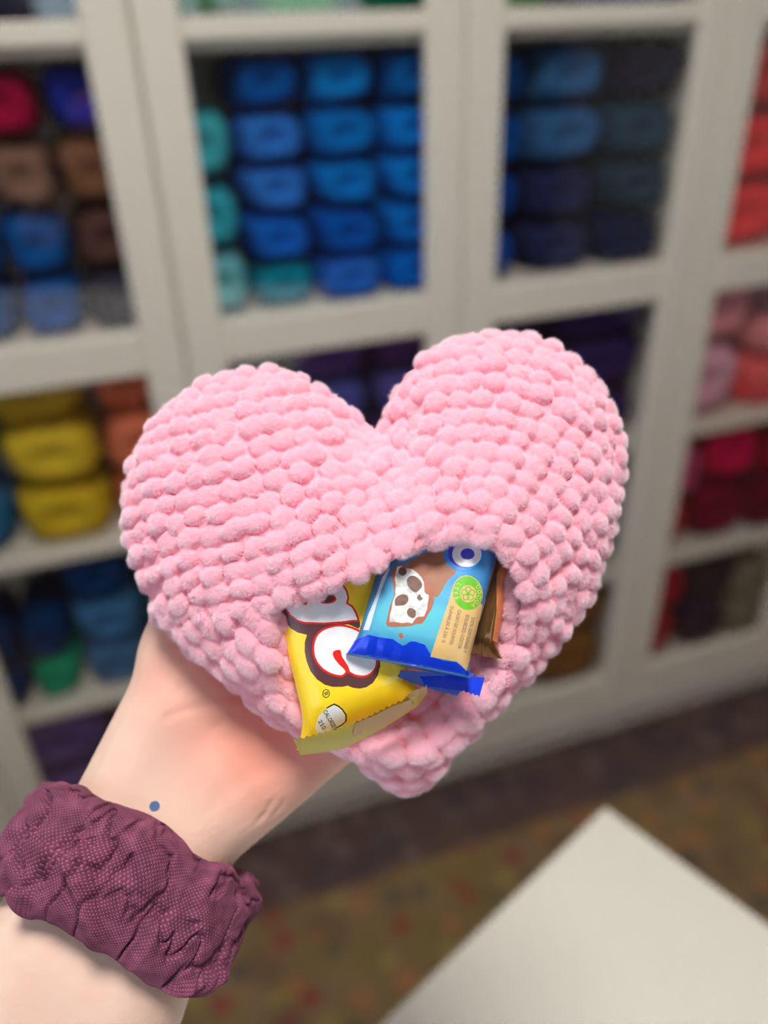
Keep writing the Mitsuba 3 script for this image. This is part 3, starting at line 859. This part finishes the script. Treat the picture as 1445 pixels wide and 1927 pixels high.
pos = SC + ((ra + rad)[..., None] * np.cos(AL)[..., None] * s1 + (rb_ + rad)[..., None] * np.sin(AL)[..., None] * s2 + axial[..., None] * ax_) / 1000
sv, sf = pos.reshape(-1, 3), np.vstack([grid_faces(NA, NB, True)])
i_ = np.arange(NA); i2_ = (i_ + 1) % NA
sf = np.vstack([sf, np.stack([i_ * NB + NB - 1, i2_ * NB + NB - 1, i2_ * NB], -1), np.stack([i_ * NB + NB - 1, i2_ * NB, i_ * NB], -1)])
suv = np.stack([AL * 36 / .62, np.where(BE > np.pi, BE - 2 * np.pi, BE) * 17 / .62], -1).reshape(-1, 2)   # in threads


def weave(p, n, uv):
    x, y = uv.x, uv.y
    fx, fy = x - dr.floor(x) - .5, y - dr.floor(y) - .5
    over = (dr.floor(x) + dr.floor(y)) - 2 * dr.floor((dr.floor(x) + dr.floor(y)) / 2)
    dot = dr.exp(-(dr.square(fx) + dr.square(fy)) * 9)
    g = 0.7 + 0.6 * noise(p.x * 260, p.y * 260, p.z * 260)
    a_ = mix(lin(104, 48, 76), lin(126, 66, 96), noise(x * .35, y * .35))
    c_ = dr.select(over > .5, a_ * (0.75 + .45 * dot), mix(a_, lin(188, 134, 146), dot * .62))
    return c_ * g


def weave_h(p, n, uv):
    x, y = uv.x, uv.y
    fx, fy = x - dr.floor(x) - .5, y - dr.floor(y) - .5
    return 0.00022 * dr.exp(-(dr.square(fx) + dr.square(fy)) * 7)


scene['scrunchie_cloth'] = {'type': 'twosided', 'bsdf': {'type': 'bumpmap', 'arbitrary': proc(weave_h, 1e-4), 'scale': 1.0,
                            'bsdf': {'type': 'principled', 'base_color': proc(weave), 'roughness': 0.8, 'specular': 0.2, 'sheen': 0.3}}}
nvs = vnormals(sv, sf)
cen_ = SC + ((sv - SC) @ ax_)[:, None] * ax_
if ((sv - cen_) * nvs).sum(1)[np.abs(np.cos(BE).ravel() - 1) < .1].mean() < 0:
    sf = sf[:, ::-1]
add('scrunchie', trimesh.Trimesh(W(sv), sf, process=False), 'scrunchie_cloth', True, uv=suv, label='gathered plum-coloured woven cloth scrunchie worn round the wrist', category='scrunchie')

# ------------------------------------------------------------------ the wrapped sweets in the pocket (camera space)
def wrapper_bsdf(key, c_, rough=.28, metal=0.0, coat=.6):
    plain(key, c_, rough, .5, clearcoat=coat, clearcoat_gloss=.9, metallic=metal)


class Pack:
    """A pillow pack: two seals joined by a tube of film that bulges over its contents. q: corners of the flat pack (seal 0 left, right, seal 1 left, right)."""

    def __init__(self, q, thick, boxy, rise=.16, seed=0, crumple=.35, end=0.0):
        self.q = [np.asarray(x, float) for x in q]
        self.t, self.boxy, self.rise, self.seed, self.cr, self.end = thick / 1000, boxy, rise, seed, crumple / 1000, end
        d0, d1 = self.q[1] - self.q[0], self.q[3] - self.q[2]
        self.n = np.cross((d0 + d1) / 2, (self.q[2] - self.q[0] + self.q[3] - self.q[1]) / 2)
        self.n /= np.linalg.norm(self.n)
        if self.n[2] > 0:
            self.n = -self.n

    def __call__(self, a, v_, off=0.0):
        """a: angle round the tube (0 right edge, pi/2 front, pi left edge); v_: 0 to 1 along the pack."""
        a, v_ = np.broadcast_arrays(np.asarray(a, float), np.asarray(v_, float))
        L = self.q[0] * (1 - v_)[..., None] + self.q[2] * v_[..., None]
        R = self.q[1] * (1 - v_)[..., None] + self.q[3] * v_[..., None]
        mid, half = (L + R) / 2, (R - L) / 2
        w = np.linalg.norm(half, axis=-1)
        e = np.minimum(v_, 1 - v_) / self.rise
        prof_ = np.where(e < 1, np.sin(np.clip(e, 0, 1) * np.pi / 2) ** .75, 1.0)
        prof_ = self.end + (1 - self.end) * prof_
        th = self.t / 2 * prof_
        wn = w - 0.62 * th
        k = 2 / (2 + (self.boxy - 2) * prof_)
        ca, sa = np.cos(a), np.sin(a)
        x = wn * np.sign(ca) * np.abs(ca) ** k
        z = th * np.sign(sa) * np.abs(sa) ** k
        # tension folds that run out from the seals, and soft dents
        g = np.exp(-np.minimum(v_, 1 - v_) / .10) * prof_ ** .5
        s_ = x / w
        fold = (np.abs(((s_ * 3.1 + .35 * np.sin(s_ * 4 + self.seed)) % 1) - .5) - .25) * 2.4 * g
        pn = np.stack([s_ * 2.2 + self.seed, v_ * 3.0, np.sign(sa) * 2.0], -1)
        dent = (meshkit.fbm(pn, 3, self.seed) - .5) * 1.6
        z = z + np.sign(sa) * self.cr * (fold + dent * prof_) * np.abs(sa) ** .5
        nrm = np.sign(sa) * np.abs(sa) ** (2 - k) if off else 0
        hd = half / w[..., None]
        p = mid + hd * x[..., None] + self.n * z[..., None]
        if off:
            p = p + self.n * (off * np.sign(sa) * np.abs(sa) ** .7)[..., None] + hd * (off * np.sign(ca) * np.abs(ca) ** .7)[..., None]
        return p

    def mesh(self, n=320, m=220):
        a = np.arange(n) * 2 * np.pi / n
        vv = (1 - np.cos(np.linspace(0, 1, m) * np.pi)) / 2
        A, V = np.meshgrid(a, vv, indexing='ij')
        V2, F2 = self(A, V).reshape(-1, 3), grid_faces(n, m, True)
        self.uv = np.stack([A / np.pi, V], -1).reshape(-1, 2)
        if self.end:
            k0 = np.arange(n) * m
            k1, c0 = k0 + m - 1, len(V2)
            V2 = np.vstack([V2, V2[k0].mean(0), V2[k1].mean(0)])
            self.uv = np.vstack([self.uv, [.5, 0], [.5, 1]])
            F2 = np.vstack([F2, np.stack([np.roll(k0, -1), k0, k0 * 0 + c0], -1), np.stack([k1, np.roll(k1, -1), k0 * 0 + c0 + 1], -1)])
        return V2, F2

    def prepare(self):
        keep_, self.cr = self.cr, 0.0
        A, V = np.meshgrid(np.linspace(-.45, np.pi + .45, 260), np.linspace(0.0, 1, 220), indexing='ij')
        p = self(A, V)
        fa = self(A + .004, V) - p
        fv = self(A, np.clip(V + .002, 0, 1.0)) - p
        nn = np.cross(fa, fv)
        facing = (nn * p).sum(-1)
        self.cr = keep_
        s = np.sign(facing[130, 110])
        ok = facing * s > 0
        x, y = proj(p)
        self.inv = LinearNDInterpolator(np.stack([x[ok], y[ok]], -1), np.stack([A[ok], V[ok]], -1))

    def print_(self, poly, layer):
        """A printed shape: traced outline -> a skin of ink that follows the film."""
        out = []
        for g in getattr(poly, 'geoms', [poly]):
            if g.is_empty or g.area < 1.0 or g.geom_type != 'Polygon':
                continue
            g = g.simplify(.03).segmentize(4.9)
            v2, f2 = trimesh.creation.triangulate_polygon(g, engine='earcut')
            v2, f2 = trimesh.remesh.subdivide_to_size(np.column_stack([v2, np.zeros(len(v2))]), f2, 5.0, max_iter=12)
            mg = trimesh.Trimesh(v2, f2, process=True)
            v2, f2 = np.array(mg.vertices), np.array(mg.faces)
            av = self.inv(v2[:, 0], v2[:, 1])
            good = np.isfinite(av).all(1)
            fk = f2[good[f2].all(1)]
            if len(fk):
                out.append(trimesh.Trimesh(self(np.nan_to_num(av[:, 0]), np.nan_to_num(av[:, 1]), off=layer * 4.5e-5 + 8e-5), fk, process=False))
        return cat(out) if out else None


def ink(pack, key, polys, layer, bsdf, label=None, one=False):
    polys = polys if isinstance(polys, list) else [polys]
    ms = [m_ for m_ in (pack.print_(g, layer) for g in polys) if m_ is not None]
    if ms:
        m_ = cat(ms)
        if one:
            m_ = max(m_.split(only_watertight=False), key=lambda q: q.area)
        add(key, trimesh.Trimesh(W(m_.vertices), m_.faces, process=False), bsdf, True, label=label)


def smooth_poly(pts, n=160, closed=True):
    p = np.array(pts, float)
    if closed:
        p = np.vstack([p, p[:1]])
    tk, _ = splprep(p.T, s=0, per=closed)
    return np.array(splev(np.linspace(0, 1, n), tk)).T


def ell(cx, cy, rx, ry, rot=0):
    return shapely.affinity.translate(shapely.affinity.rotate(shapely.affinity.scale(Point(0, 0).buffer(1, 32), rx, ry), rot), cx, cy)


def z4(pts):
    return [(510 + x / 4.817, 1090 + y / 4.817) for x, y in pts]


def z3(pts):
    return [(630 + x / 4.379, 1010 + y / 4.379) for x, y in pts]


def zz4(g):
    return shapely.affinity.affine_transform(g, [1 / 4.817, 0, 0, 1 / 4.817, 510, 1090])


def zz3(g):
    return shapely.affinity.affine_transform(g, [1 / 4.379, 0, 0, 1 / 4.379, 630, 1010])


def text_poly(s, height, x, y, ang, bold=False, length=None, squeeze=1.0):
    """Lettering as flat shapes: starts at (x, y), runs in the direction ang (degrees, y down)."""
    m_ = meshkit.text_mesh(s, 10.0, .5, bold)
    top = m_.triangles[(m_.face_normals[:, 2] > .9)]
    g = shapely.union_all([Polygon(t_[:, :2]).buffer(.02) for t_ in top])
    x0, y0, x1, y1 = g.bounds
    sc = height / 10.0
    sx = (length / (x1 - x0)) if length else sc * squeeze
    ca, sa = math.cos(math.radians(ang)), math.sin(math.radians(ang))
    g = shapely.affinity.affine_transform(g, [sx, 0, 0, -sc, -x0 * sx, 0])
    return shapely.affinity.affine_transform(g, [ca, -sa, sa, ca, x, y])


wrapper_bsdf('wrapper_yellow', lin(255, 220, 38), .3)
wrapper_bsdf('print_white', lin(240, 242, 246), .3)
wrapper_bsdf('print_red', lin(232, 34, 28), .3)
wrapper_bsdf('print_brown', lin(92, 54, 58), .3)
wrapper_bsdf('print_black', lin(40, 36, 34), .4)
plain('wrapper_inside', lin(214, 176, 128), .5, .4)
wrapper_bsdf('wrapper_olive', lin(206, 186, 62), .35)

# yellow bar
yq = [P(455, 985, .2545), P(735, 930, .2545), P(557, 1412, .2490), P(805, 1308, .2480)]
yb = Pack(yq, 15.5, 2.9, rise=.17, seed=3, crumple=.5)
yv, yf = yb.mesh()
YB = 'candy_bar'
add(f'{YB}__wrapper', trimesh.Trimesh(W(yv), yf, process=False), 'wrapper_yellow', True, label='glossy yellow wrapper')
yb.prepare()
L1 = z4([(95, 150), (130, 275), (175, 335), (240, 382), (310, 404), (480, 409), (640, 399), (740, 385), (797, 388), (800, 368), (772, 290), (738, 238), (697, 214), (708, 170), (695, 110), (655, 40), (600, -60), (300, -40)])
L1 = Polygon(L1).buffer(0)
L2 = Polygon(smooth_poly(z4([(900, 560), (850, 497), (780, 450), (700, 420), (620, 408), (540, 420), (460, 452), (410, 500), (381, 570), (375, 640), (390, 715), (430, 785), (480, 833), (540, 866), (610, 886), (662, 880), (698, 852), (730, 868), (780, 886), (835, 892), (895, 874), (945, 825), (965, 770), (960, 690)]))).buffer(0)
hook = Polygon(smooth_poly(z4([(566, 690), (566, 660), (590, 645), (628, 645), (640, 690), (668, 738), (700, 800), (706, 845), (690, 862), (676, 832), (640, 790), (596, 742)]))).buffer(0)
SH2 = Polygon(z4([(330, 470), (333, 500), (312, 570), (311, 650), (328, 740), (364, 832), (420, 902), (490, 952), (560, 972), (640, 972), (700, 960), (740, 980), (800, 988), (860, 977), (920, 938), (962, 872), (985, 790), (980, 700), (800, 600), (600, 460)])).buffer(6 / 4.8).buffer(-3 / 4.8)
SH1 = Polygon(z4([(88, 150), (98, 290), (128, 372), (180, 442), (245, 482), (335, 505), (420, 470), (560, 420), (700, 408), (730, 422), (790, 447), (804, 430), (804, 380), (700, 340), (300, 200)])).buffer(0)
ink(yb, f'{YB}__lettering', [SH1.union(SH2)], 1, 'print_brown', 'dark brown shadow behind the white letters')
ink(yb, f'{YB}__lettering', [L1.union(L2)], 2, 'print_red', 'red outline of the letters')
hole = zz4(ell(493, 172, 98, 50, 4))
dash = zz4(Polygon(smooth_poly([(272, 205), (310, 200), (332, 212), (322, 230), (296, 228)])))
for g_, n_ in ((L1.buffer(-3.6).difference(hole).difference(dash), 'upper'), (L2.buffer(-4.0).difference(hook.buffer(.3)), 'lower')):
    ink(yb, f'{YB}__lettering', [max(getattr(g_, 'geoms', [g_]), key=lambda q: q.area)], 3, 'print_white', f'big white {n_} letter')
ink(yb, f'{YB}__lettering', [zz4(ell(490, 170, 80, 39, 4))], 4, 'print_brown', 'dark brown middle of the upper letter')
reg = zz4(ell(502, 1035, 33, 39)).difference(zz4(ell(502, 1035, 26, 32)))
ink(yb, f'{YB}__symbol', [reg, zz4(text_poly('R', 36, 481, 1032, 62, True))], 2, 'print_black', 'small black registered mark')
lab = Polygon(z4([(575, 1140), (612, 1158), (645, 1186), (673, 1232), (670, 1290), (640, 1316), (610, 1330), (560, 1390), (520, 1450), (440, 1460), (425, 1390), (400, 1345), (440, 1230), (510, 1170)])).buffer(0)
brd = LineString(z4([(508, 1168), (540, 1146), (575, 1132), (612, 1150), (648, 1180), (682, 1232), (680, 1285), (650, 1314), (600, 1345), (560, 1400)])).buffer(1.2)
ink(yb, f'{YB}__calorie_label', [lab], 2, 'print_white', 'white calorie label')
ink(yb, f'{YB}__calorie_label', [brd], 1, 'print_black', 'black border of the calorie label')
ink(yb, f'{YB}__calorie_label', [zz4(text_poly('CALORIES', 37, 476, 1196, 60, True, length=200)), zz4(text_poly('210', 38, 430, 1288, 60, True, length=88))], 4, 'print_black', 'black figures CALORIES 210')
# the end seal, folded up over the front, with a pinked edge
def seal(key, low, high, z0, z1, bsdf, teeth, depth, bulge=0.0, label=None, rows_=10, wav=1.0):
    """A crimped strip between two traced lines (lists of pixels), from depth z0 to z1, its far edge cut in zigzag."""
    lo, hi = np.array(low, float), np.array(high, float)
    n = teeth * 2 + 1
    def rs(p, n):
        L = np.concatenate([[0], np.cumsum(np.linalg.norm(np.diff(p, axis=0), axis=1))])
        return np.stack([np.interp(np.linspace(0, L[-1], n), L, p[:, k]) for k in range(2)], 1)
    lo, hi = rs(lo, n), rs(hi, n)
    dirn = (hi - lo) / np.linalg.norm(hi - lo, axis=1, keepdims=True)
    hi = hi + dirn * np.where(np.arange(n) % 2 == 0, depth / 2, -depth / 2)[:, None]
    s_ = np.linspace(0, 1, rows_)
    V = []
    for q in s_:
        p2 = lo * (1 - q) + hi * q
        zq = z0 + (z1 - z0) * q - bulge * math.sin(math.pi * q) + wav * 0.00018 * np.sin(np.arange(n) * 1.7) * math.sin(math.pi * q) + wav * .0003 * np.sin(np.linspace(0, 9, n))
        V.append(P(p2[:, 0], p2[:, 1], zq))
    V = np.array(V)
    fr = V.reshape(-1, 3)
    bk = fr + np.array([0, 0, .00018])
    F = grid_faces(rows_, n)
    return add(key, trimesh.Trimesh(W(np.vstack([fr, bk])), np.vstack([F, F[:, ::-1] + len(fr)]), process=False), bsdf, 40, label=label)


foldline = [(565, 1421), (600, 1417), (642, 1410), (690, 1388), (735, 1362), (785, 1330), (803, 1306)]
zig = [(553, 1393), (600, 1381), (650, 1367), (690, 1350), (730, 1330), (770, 1312), (803, 1290)]
seal(f'{YB}__end_seal', foldline, zig, .2475, .2385, 'wrapper_olive', 22, 4.2, .0012, 'olive yellow folded end seal with a pinked edge')
seal(f'{YB}__end_seal', [(660, 1399), (700, 1380), (745, 1353), (781, 1330)], [(668, 1362), (700, 1349), (738, 1330), (772, 1317)], .2468, .2378, 'wrapper_inside', 9, 0.6, .0012, 'beige inner side of the folded seal')
seal(f'{YB}__end_seal', [(764, 1326), (788, 1318), (804, 1303)], [(762, 1312), (778, 1300), (803, 1292)], .2450, .2372, 'wrapper_inside', 5, 1.5, .001, 'beige turned-back corner of the seal')
tag(YB, 'yellow wrapped candy bar with white letters, left in the pocket', 'candy bar', 'sweets in the pocket of the heart')

wrapper_bsdf('print_seal', lin(84, 116, 214), .25, .2)
# blue cookie pack, lying across the yellow bar


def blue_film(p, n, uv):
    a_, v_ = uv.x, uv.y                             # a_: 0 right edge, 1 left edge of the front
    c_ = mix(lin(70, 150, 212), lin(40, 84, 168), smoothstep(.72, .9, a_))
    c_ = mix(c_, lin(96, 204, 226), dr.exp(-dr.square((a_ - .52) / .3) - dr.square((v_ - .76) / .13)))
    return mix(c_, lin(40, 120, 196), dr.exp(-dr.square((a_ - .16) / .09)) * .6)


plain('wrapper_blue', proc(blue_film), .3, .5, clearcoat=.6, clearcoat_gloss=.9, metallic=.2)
wrapper_bsdf('print_deep_blue', lin(0, 62, 236), .22, .2, 1.0)
wrapper_bsdf('print_turquoise', lin(92, 196, 222), .28, .3)
wrapper_bsdf('print_navy', lin(44, 84, 168), .3, .2)
wrapper_bsdf('print_cookie', lin(158, 100, 72), .4)
wrapper_bsdf('print_rim', lin(170, 96, 68), .4)
scene['print_cream'] = {'type': 'twosided', 'bsdf': {'type': 'principled', 'base_color': proc(lambda p, n, uv: mix(lin(176, 186, 184), lin(236, 240, 238), smoothstep(.3, .7, fbm(p.x * 420, p.y * 420, p.z * 420)))), 'roughness': .35, 'clearcoat': .5}}
scene['print_chip'] = {'type': 'twosided', 'bsdf': {'type': 'principled', 'base_color': proc(lambda p, n, uv: mix(lin(84, 52, 46), lin(140, 104, 92), fbm(p.x * 1800, p.y * 1800, p.z * 1800))), 'roughness': .4, 'clearcoat': .4}}
wrapper_bsdf('print_tan', lin(222, 184, 120), .35)
wrapper_bsdf('print_green', lin(104, 192, 40), .35)
wrapper_bsdf('print_indigo', lin(58, 62, 206), .3)
wrapper_bsdf('print_azure', lin(0, 140, 226), .3)
wrapper_bsdf('print_umber', lin(98, 80, 92), .4)
wrapper_bsdf('print_pale', lin(214, 222, 236), .3)
bq = [P(730, 905, .2575), P(1000, 935, .2515), P(634, 1228, .2425), P(904, 1280, .2385)]
bb = Pack(bq, 16.5, 4.4, rise=.15, seed=8, crumple=.55, end=.55)
bv, bf = bb.mesh()
BB = 'cookie_pack'
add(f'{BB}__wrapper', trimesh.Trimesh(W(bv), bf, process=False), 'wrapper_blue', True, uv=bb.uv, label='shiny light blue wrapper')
bb.prepare()
ink(bb, f'{BB}__print', [Polygon(z3([(440, 270), (395, 335), (330, 520), (280, 640), (236, 770), (282, 772), (300, 720), (345, 560), (400, 400), (460, 260)]))], 1, 'print_pale', 'pale side strip')
ink(bb, f'{BB}__print', [Polygon(z3([(0, 1050), (60, 990), (85, 895), (180, 850), (280, 808), (350, 825), (480, 845), (560, 900), (650, 862), (740, 890), (800, 990), (900, 1022), (1000, 1032), (1080, 1108), (1130, 1100), (1150, 1150), (1200, 1250), (0, 1250)]))], 1, 'print_deep_blue', 'deep blue lower end')
dome = Polygon(smooth_poly(z3([(600, 240), (700, 165), (820, 100), (900, 60), (960, 60), (930, 200), (995, 290), (945, 345), (890, 430), (830, 500), (780, 400), (700, 300)])))
ink(bb, f'{BB}__print', [dome], 2, 'print_cookie', 'brown top of the printed cookie')
rim = Polygon(smooth_poly(z3([(490, 262), (540, 234), (620, 247), (690, 288), (745, 340), (792, 410), (816, 500), (802, 570), (762, 650), (702, 712), (622, 738), (540, 742), (428, 728), (438, 660), (455, 580), (490, 480), (482, 400), (473, 320)]), 220))
ink(bb, f'{BB}__print', [rim], 3, 'print_rim', 'red-brown rim of the bitten cookie')
cream = Polygon(z3([(520, 250), (552, 243), (590, 262), (640, 268), (680, 300), (722, 345), (748, 410), (752, 450), (762, 490), (752, 545), (745, 600), (722, 650), (690, 668), (640, 716), (600, 706), (560, 714), (500, 704), (450, 706), (456, 650), (470, 600), (480, 540), (503, 480), (500, 440), (508, 400), (498, 350), (506, 290)]))
ink(bb, f'{BB}__print', [cream], 4, 'print_cream', 'cream filling of the cookie')
chips = [Polygon(smooth_poly(z3(q))) for q in ([(528, 285), (545, 258), (578, 256), (594, 282), (580, 318), (548, 322)], [(600, 350), (640, 324), (688, 345), (722, 400), (700, 440), (668, 462), (625, 435), (598, 390)], [(496, 540), (512, 500), (548, 480), (600, 488), (606, 530), (575, 565), (530, 572), (505, 572)],
                                              [(680, 500), (705, 478), (722, 500), (738, 510), (722, 530), (690, 524)], [(596, 625), (615, 592), (655, 600), (678, 635), (668, 668), (625, 668)])]
ink(bb, f'{BB}__print', chips, 5, 'print_chip', 'dark chips in the cream')
ink(bb, f'{BB}__print', [Polygon(z3([(525, 798), (555, 792), (570, 828), (545, 842), (530, 826)]))], 2, 'print_rim', 'small cookie crumb')
cut = Polygon(z3([(700, -200), (1400, -200), (1400, 600), (700, 600)]))
for i, (g, bs, lb) in enumerate([(ell(1062, 135, 172, 152), 'print_azure', 'light blue outer ring'), (ell(1070, 132, 140, 126), 'print_indigo', 'indigo ring'), (ell(1085, 145, 119, 106), 'print_white', 'white ring'), (ell(1090, 143, 56, 46), 'print_indigo', 'indigo oval in the white ring')]):
    ink(bb, f'{BB}__logo', [zz3(g)], 3 + i, bs, lb)
tan = Polygon(z3([(968, 420), (1090, 460), (1212, 560), (1202, 610), (1158, 800), (1112, 1000), (1078, 1106), (1040, 1062), (1000, 1030), (960, 1022), (785, 990), (830, 850), (880, 700), (930, 556)])).buffer(0)
ink(bb, f'{BB}__seal_label', [tan], 3, 'print_tan', 'tan label')
gcx, gcy = 1088, 466
ink(bb, f'{BB}__seal_label', [zz3(ell(gcx, gcy, 123, 146, -8))], 4, 'print_tan', 'tan edge of the round emblem')
ink(bb, f'{BB}__seal_label', [zz3(ell(gcx, gcy, 117, 140, -8))], 5, 'print_green', 'round green emblem')
ink(bb, f'{BB}__seal_label', [zz3(ell(1092, 472, 72, 78))], 6, 'print_tan', 'tan middle of the emblem')
fl = shapely.union_all([ell(1092 + 33 * math.cos(q), 472 + 35 * math.sin(q), 25, 26).difference(ell(1092 + 33 * math.cos(q), 472 + 35 * math.sin(q), 18, 19)) for q in np.arange(5) * 2 * np.pi / 5 - .3] + [ell(1092, 472, 10, 10)])
ink(bb, f'{BB}__seal_label', [zz3(fl), zz3(ell(1092, 472, 72, 78).difference(ell(1092, 472, 65, 71)))], 7, 'print_green', 'green flower line')
let = []
for s, a0, a1 in (('LIFE', 222, 158), ('COCOA', -28, 62)):
    for i, ch in enumerate(s):
        q = a0 + (a1 - a0) * i / (len(s) - 1)
        x, y = gcx + 94 * math.cos(math.radians(q)), gcy + 112 * math.sin(math.radians(q))
        g = text_poly(ch, 33, 0, 0, 0, True)
        cxx, cyy = g.centroid.x, g.centroid.y
        rot = q + 90 if s == 'COCOA' else q - 90
        g = shapely.affinity.rotate(shapely.affinity.translate(g, -cxx, -cyy), rot, origin=(0, 0))
        let.append(zz3(shapely.affinity.translate(g, x, y)))
ink(bb, f'{BB}__seal_label', let, 7, 'print_tan', 'letters COCOA LIFE round the emblem')
DG = math.degrees(math.atan2(285, -72))
txt = [zz3(text_poly(s, h, x, y, DG, True, length=l)) for s, h, x, y, l in (('100% SUSTAINABLY', 26, 1122, 662, 298), ('SOURCED COCOA', 28, 1076, 640, 288), ('CACAO DE SOURCES', 26, 1012, 602, 296), ('DURABLES À 100 %', 26, 952, 574, 306))]
ink(bb, f'{BB}__seal_label', txt, 5, 'print_indigo' if False else 'print_umber', 'dark printed lines 100% SUSTAINABLY SOURCED COCOA and the same in French')
ink(bb, f'{BB}__side_label', [Polygon(z3([(1240, 490), (1262, 380), (1300, 240), (1335, 150), (1400, 190), (1350, 350), (1300, 500), (1282, 545)]))], 2, 'print_umber', 'grey-brown side strip')
ink(bb, f'{BB}__side_label', [Polygon(z3([(1235, 513), (1286, 552), (1276, 622), (1232, 762), (1184, 690)]))], 2, 'print_tan', 'tan side label')
ink(bb, f'{BB}__side_label', [zz3(ell(1250, 640, 22, 62, 12).difference(ell(1250, 640, 14, 48, 12)))], 3, 'print_green', 'green emblem on the side')
ink(bb, f'{BB}__side_label', [zz3(text_poly('COCOA LIFE', 30, 1282, 498, -74, True, length=232))], 3, 'print_black', 'dark letters COCOA LIFE')
seal(f'{BB}__end_seal', [(700, 1256), (760, 1262), (830, 1266), (893, 1268)], [(724, 1262), (772, 1284), (830, 1303), (860, 1309)], .2440, .2432, 'print_seal', 14, 1.5, .0, 'blue end seal below the pack', wav=.25)
seal(f'{BB}__end_seal', [(790, 1273), (830, 1272), (870, 1272), (912, 1275)], [(800, 1290), (840, 1296), (870, 1300), (902, 1310)], .2436, .2424, 'print_deep_blue', 12, 3.2, .0, 'right end of the blue end seal', wav=.25)
tag(BB, 'blue cookie pack with a printed cookie, lying across the yellow bar', 'cookie pack', 'sweets in the pocket of the heart')

# brown and gold pack behind the blue one, and a dark red one deep in the pocket
wrapper_bsdf('wrapper_bronze', lin(126, 84, 40), .25, .6)
wrapper_bsdf('print_orange', lin(226, 136, 80), .35, .2)
wrapper_bsdf('wrapper_red', lin(130, 20, 26), .3, .2)
gq = [P(868, 1020, .2560), P(992, 1030, .2490), P(850, 1228, .2520), P(946, 1240, .2470)]
gb = Pack(gq, 10, 3.2, rise=.2, seed=12, crumple=.9)
gv, gf = gb.mesh(90, 90)
add('chocolate_pack__wrapper', trimesh.Trimesh(W(gv), gf, process=False), 'wrapper_bronze', True, label='bronze foil wrapper')
gb.prepare()
ink(gb, 'chocolate_pack__edge_print', [Polygon([(934, 1080), (946, 1062), (975, 1060), (962, 1150), (940, 1212), (926, 1205), (934, 1150)])], 1, 'print_orange', 'orange printed edge')
tag('chocolate_pack', 'small bronze and orange sweet wrapper between the blue pack and the pocket wall', 'chocolate', 'sweets in the pocket of the heart')
rq = [P(640, 1000, .2560), P(790, 985, .2560), P(650, 1135, .2545), P(770, 1130, .2545)]
rb2 = Pack(rq, 10, 2.8, rise=.2, seed=15, crumple=.9)
rv, rf = rb2.mesh(90, 90)
add('sweet__wrapper', trimesh.Trimesh(W(rv), rf, process=False), 'wrapper_red', True, label='crinkled dark red wrapper')
tag('sweet', 'dark red wrapped sweet deep in the pocket, between the yellow and blue packs', 'sweet', 'sweets in the pocket of the heart')
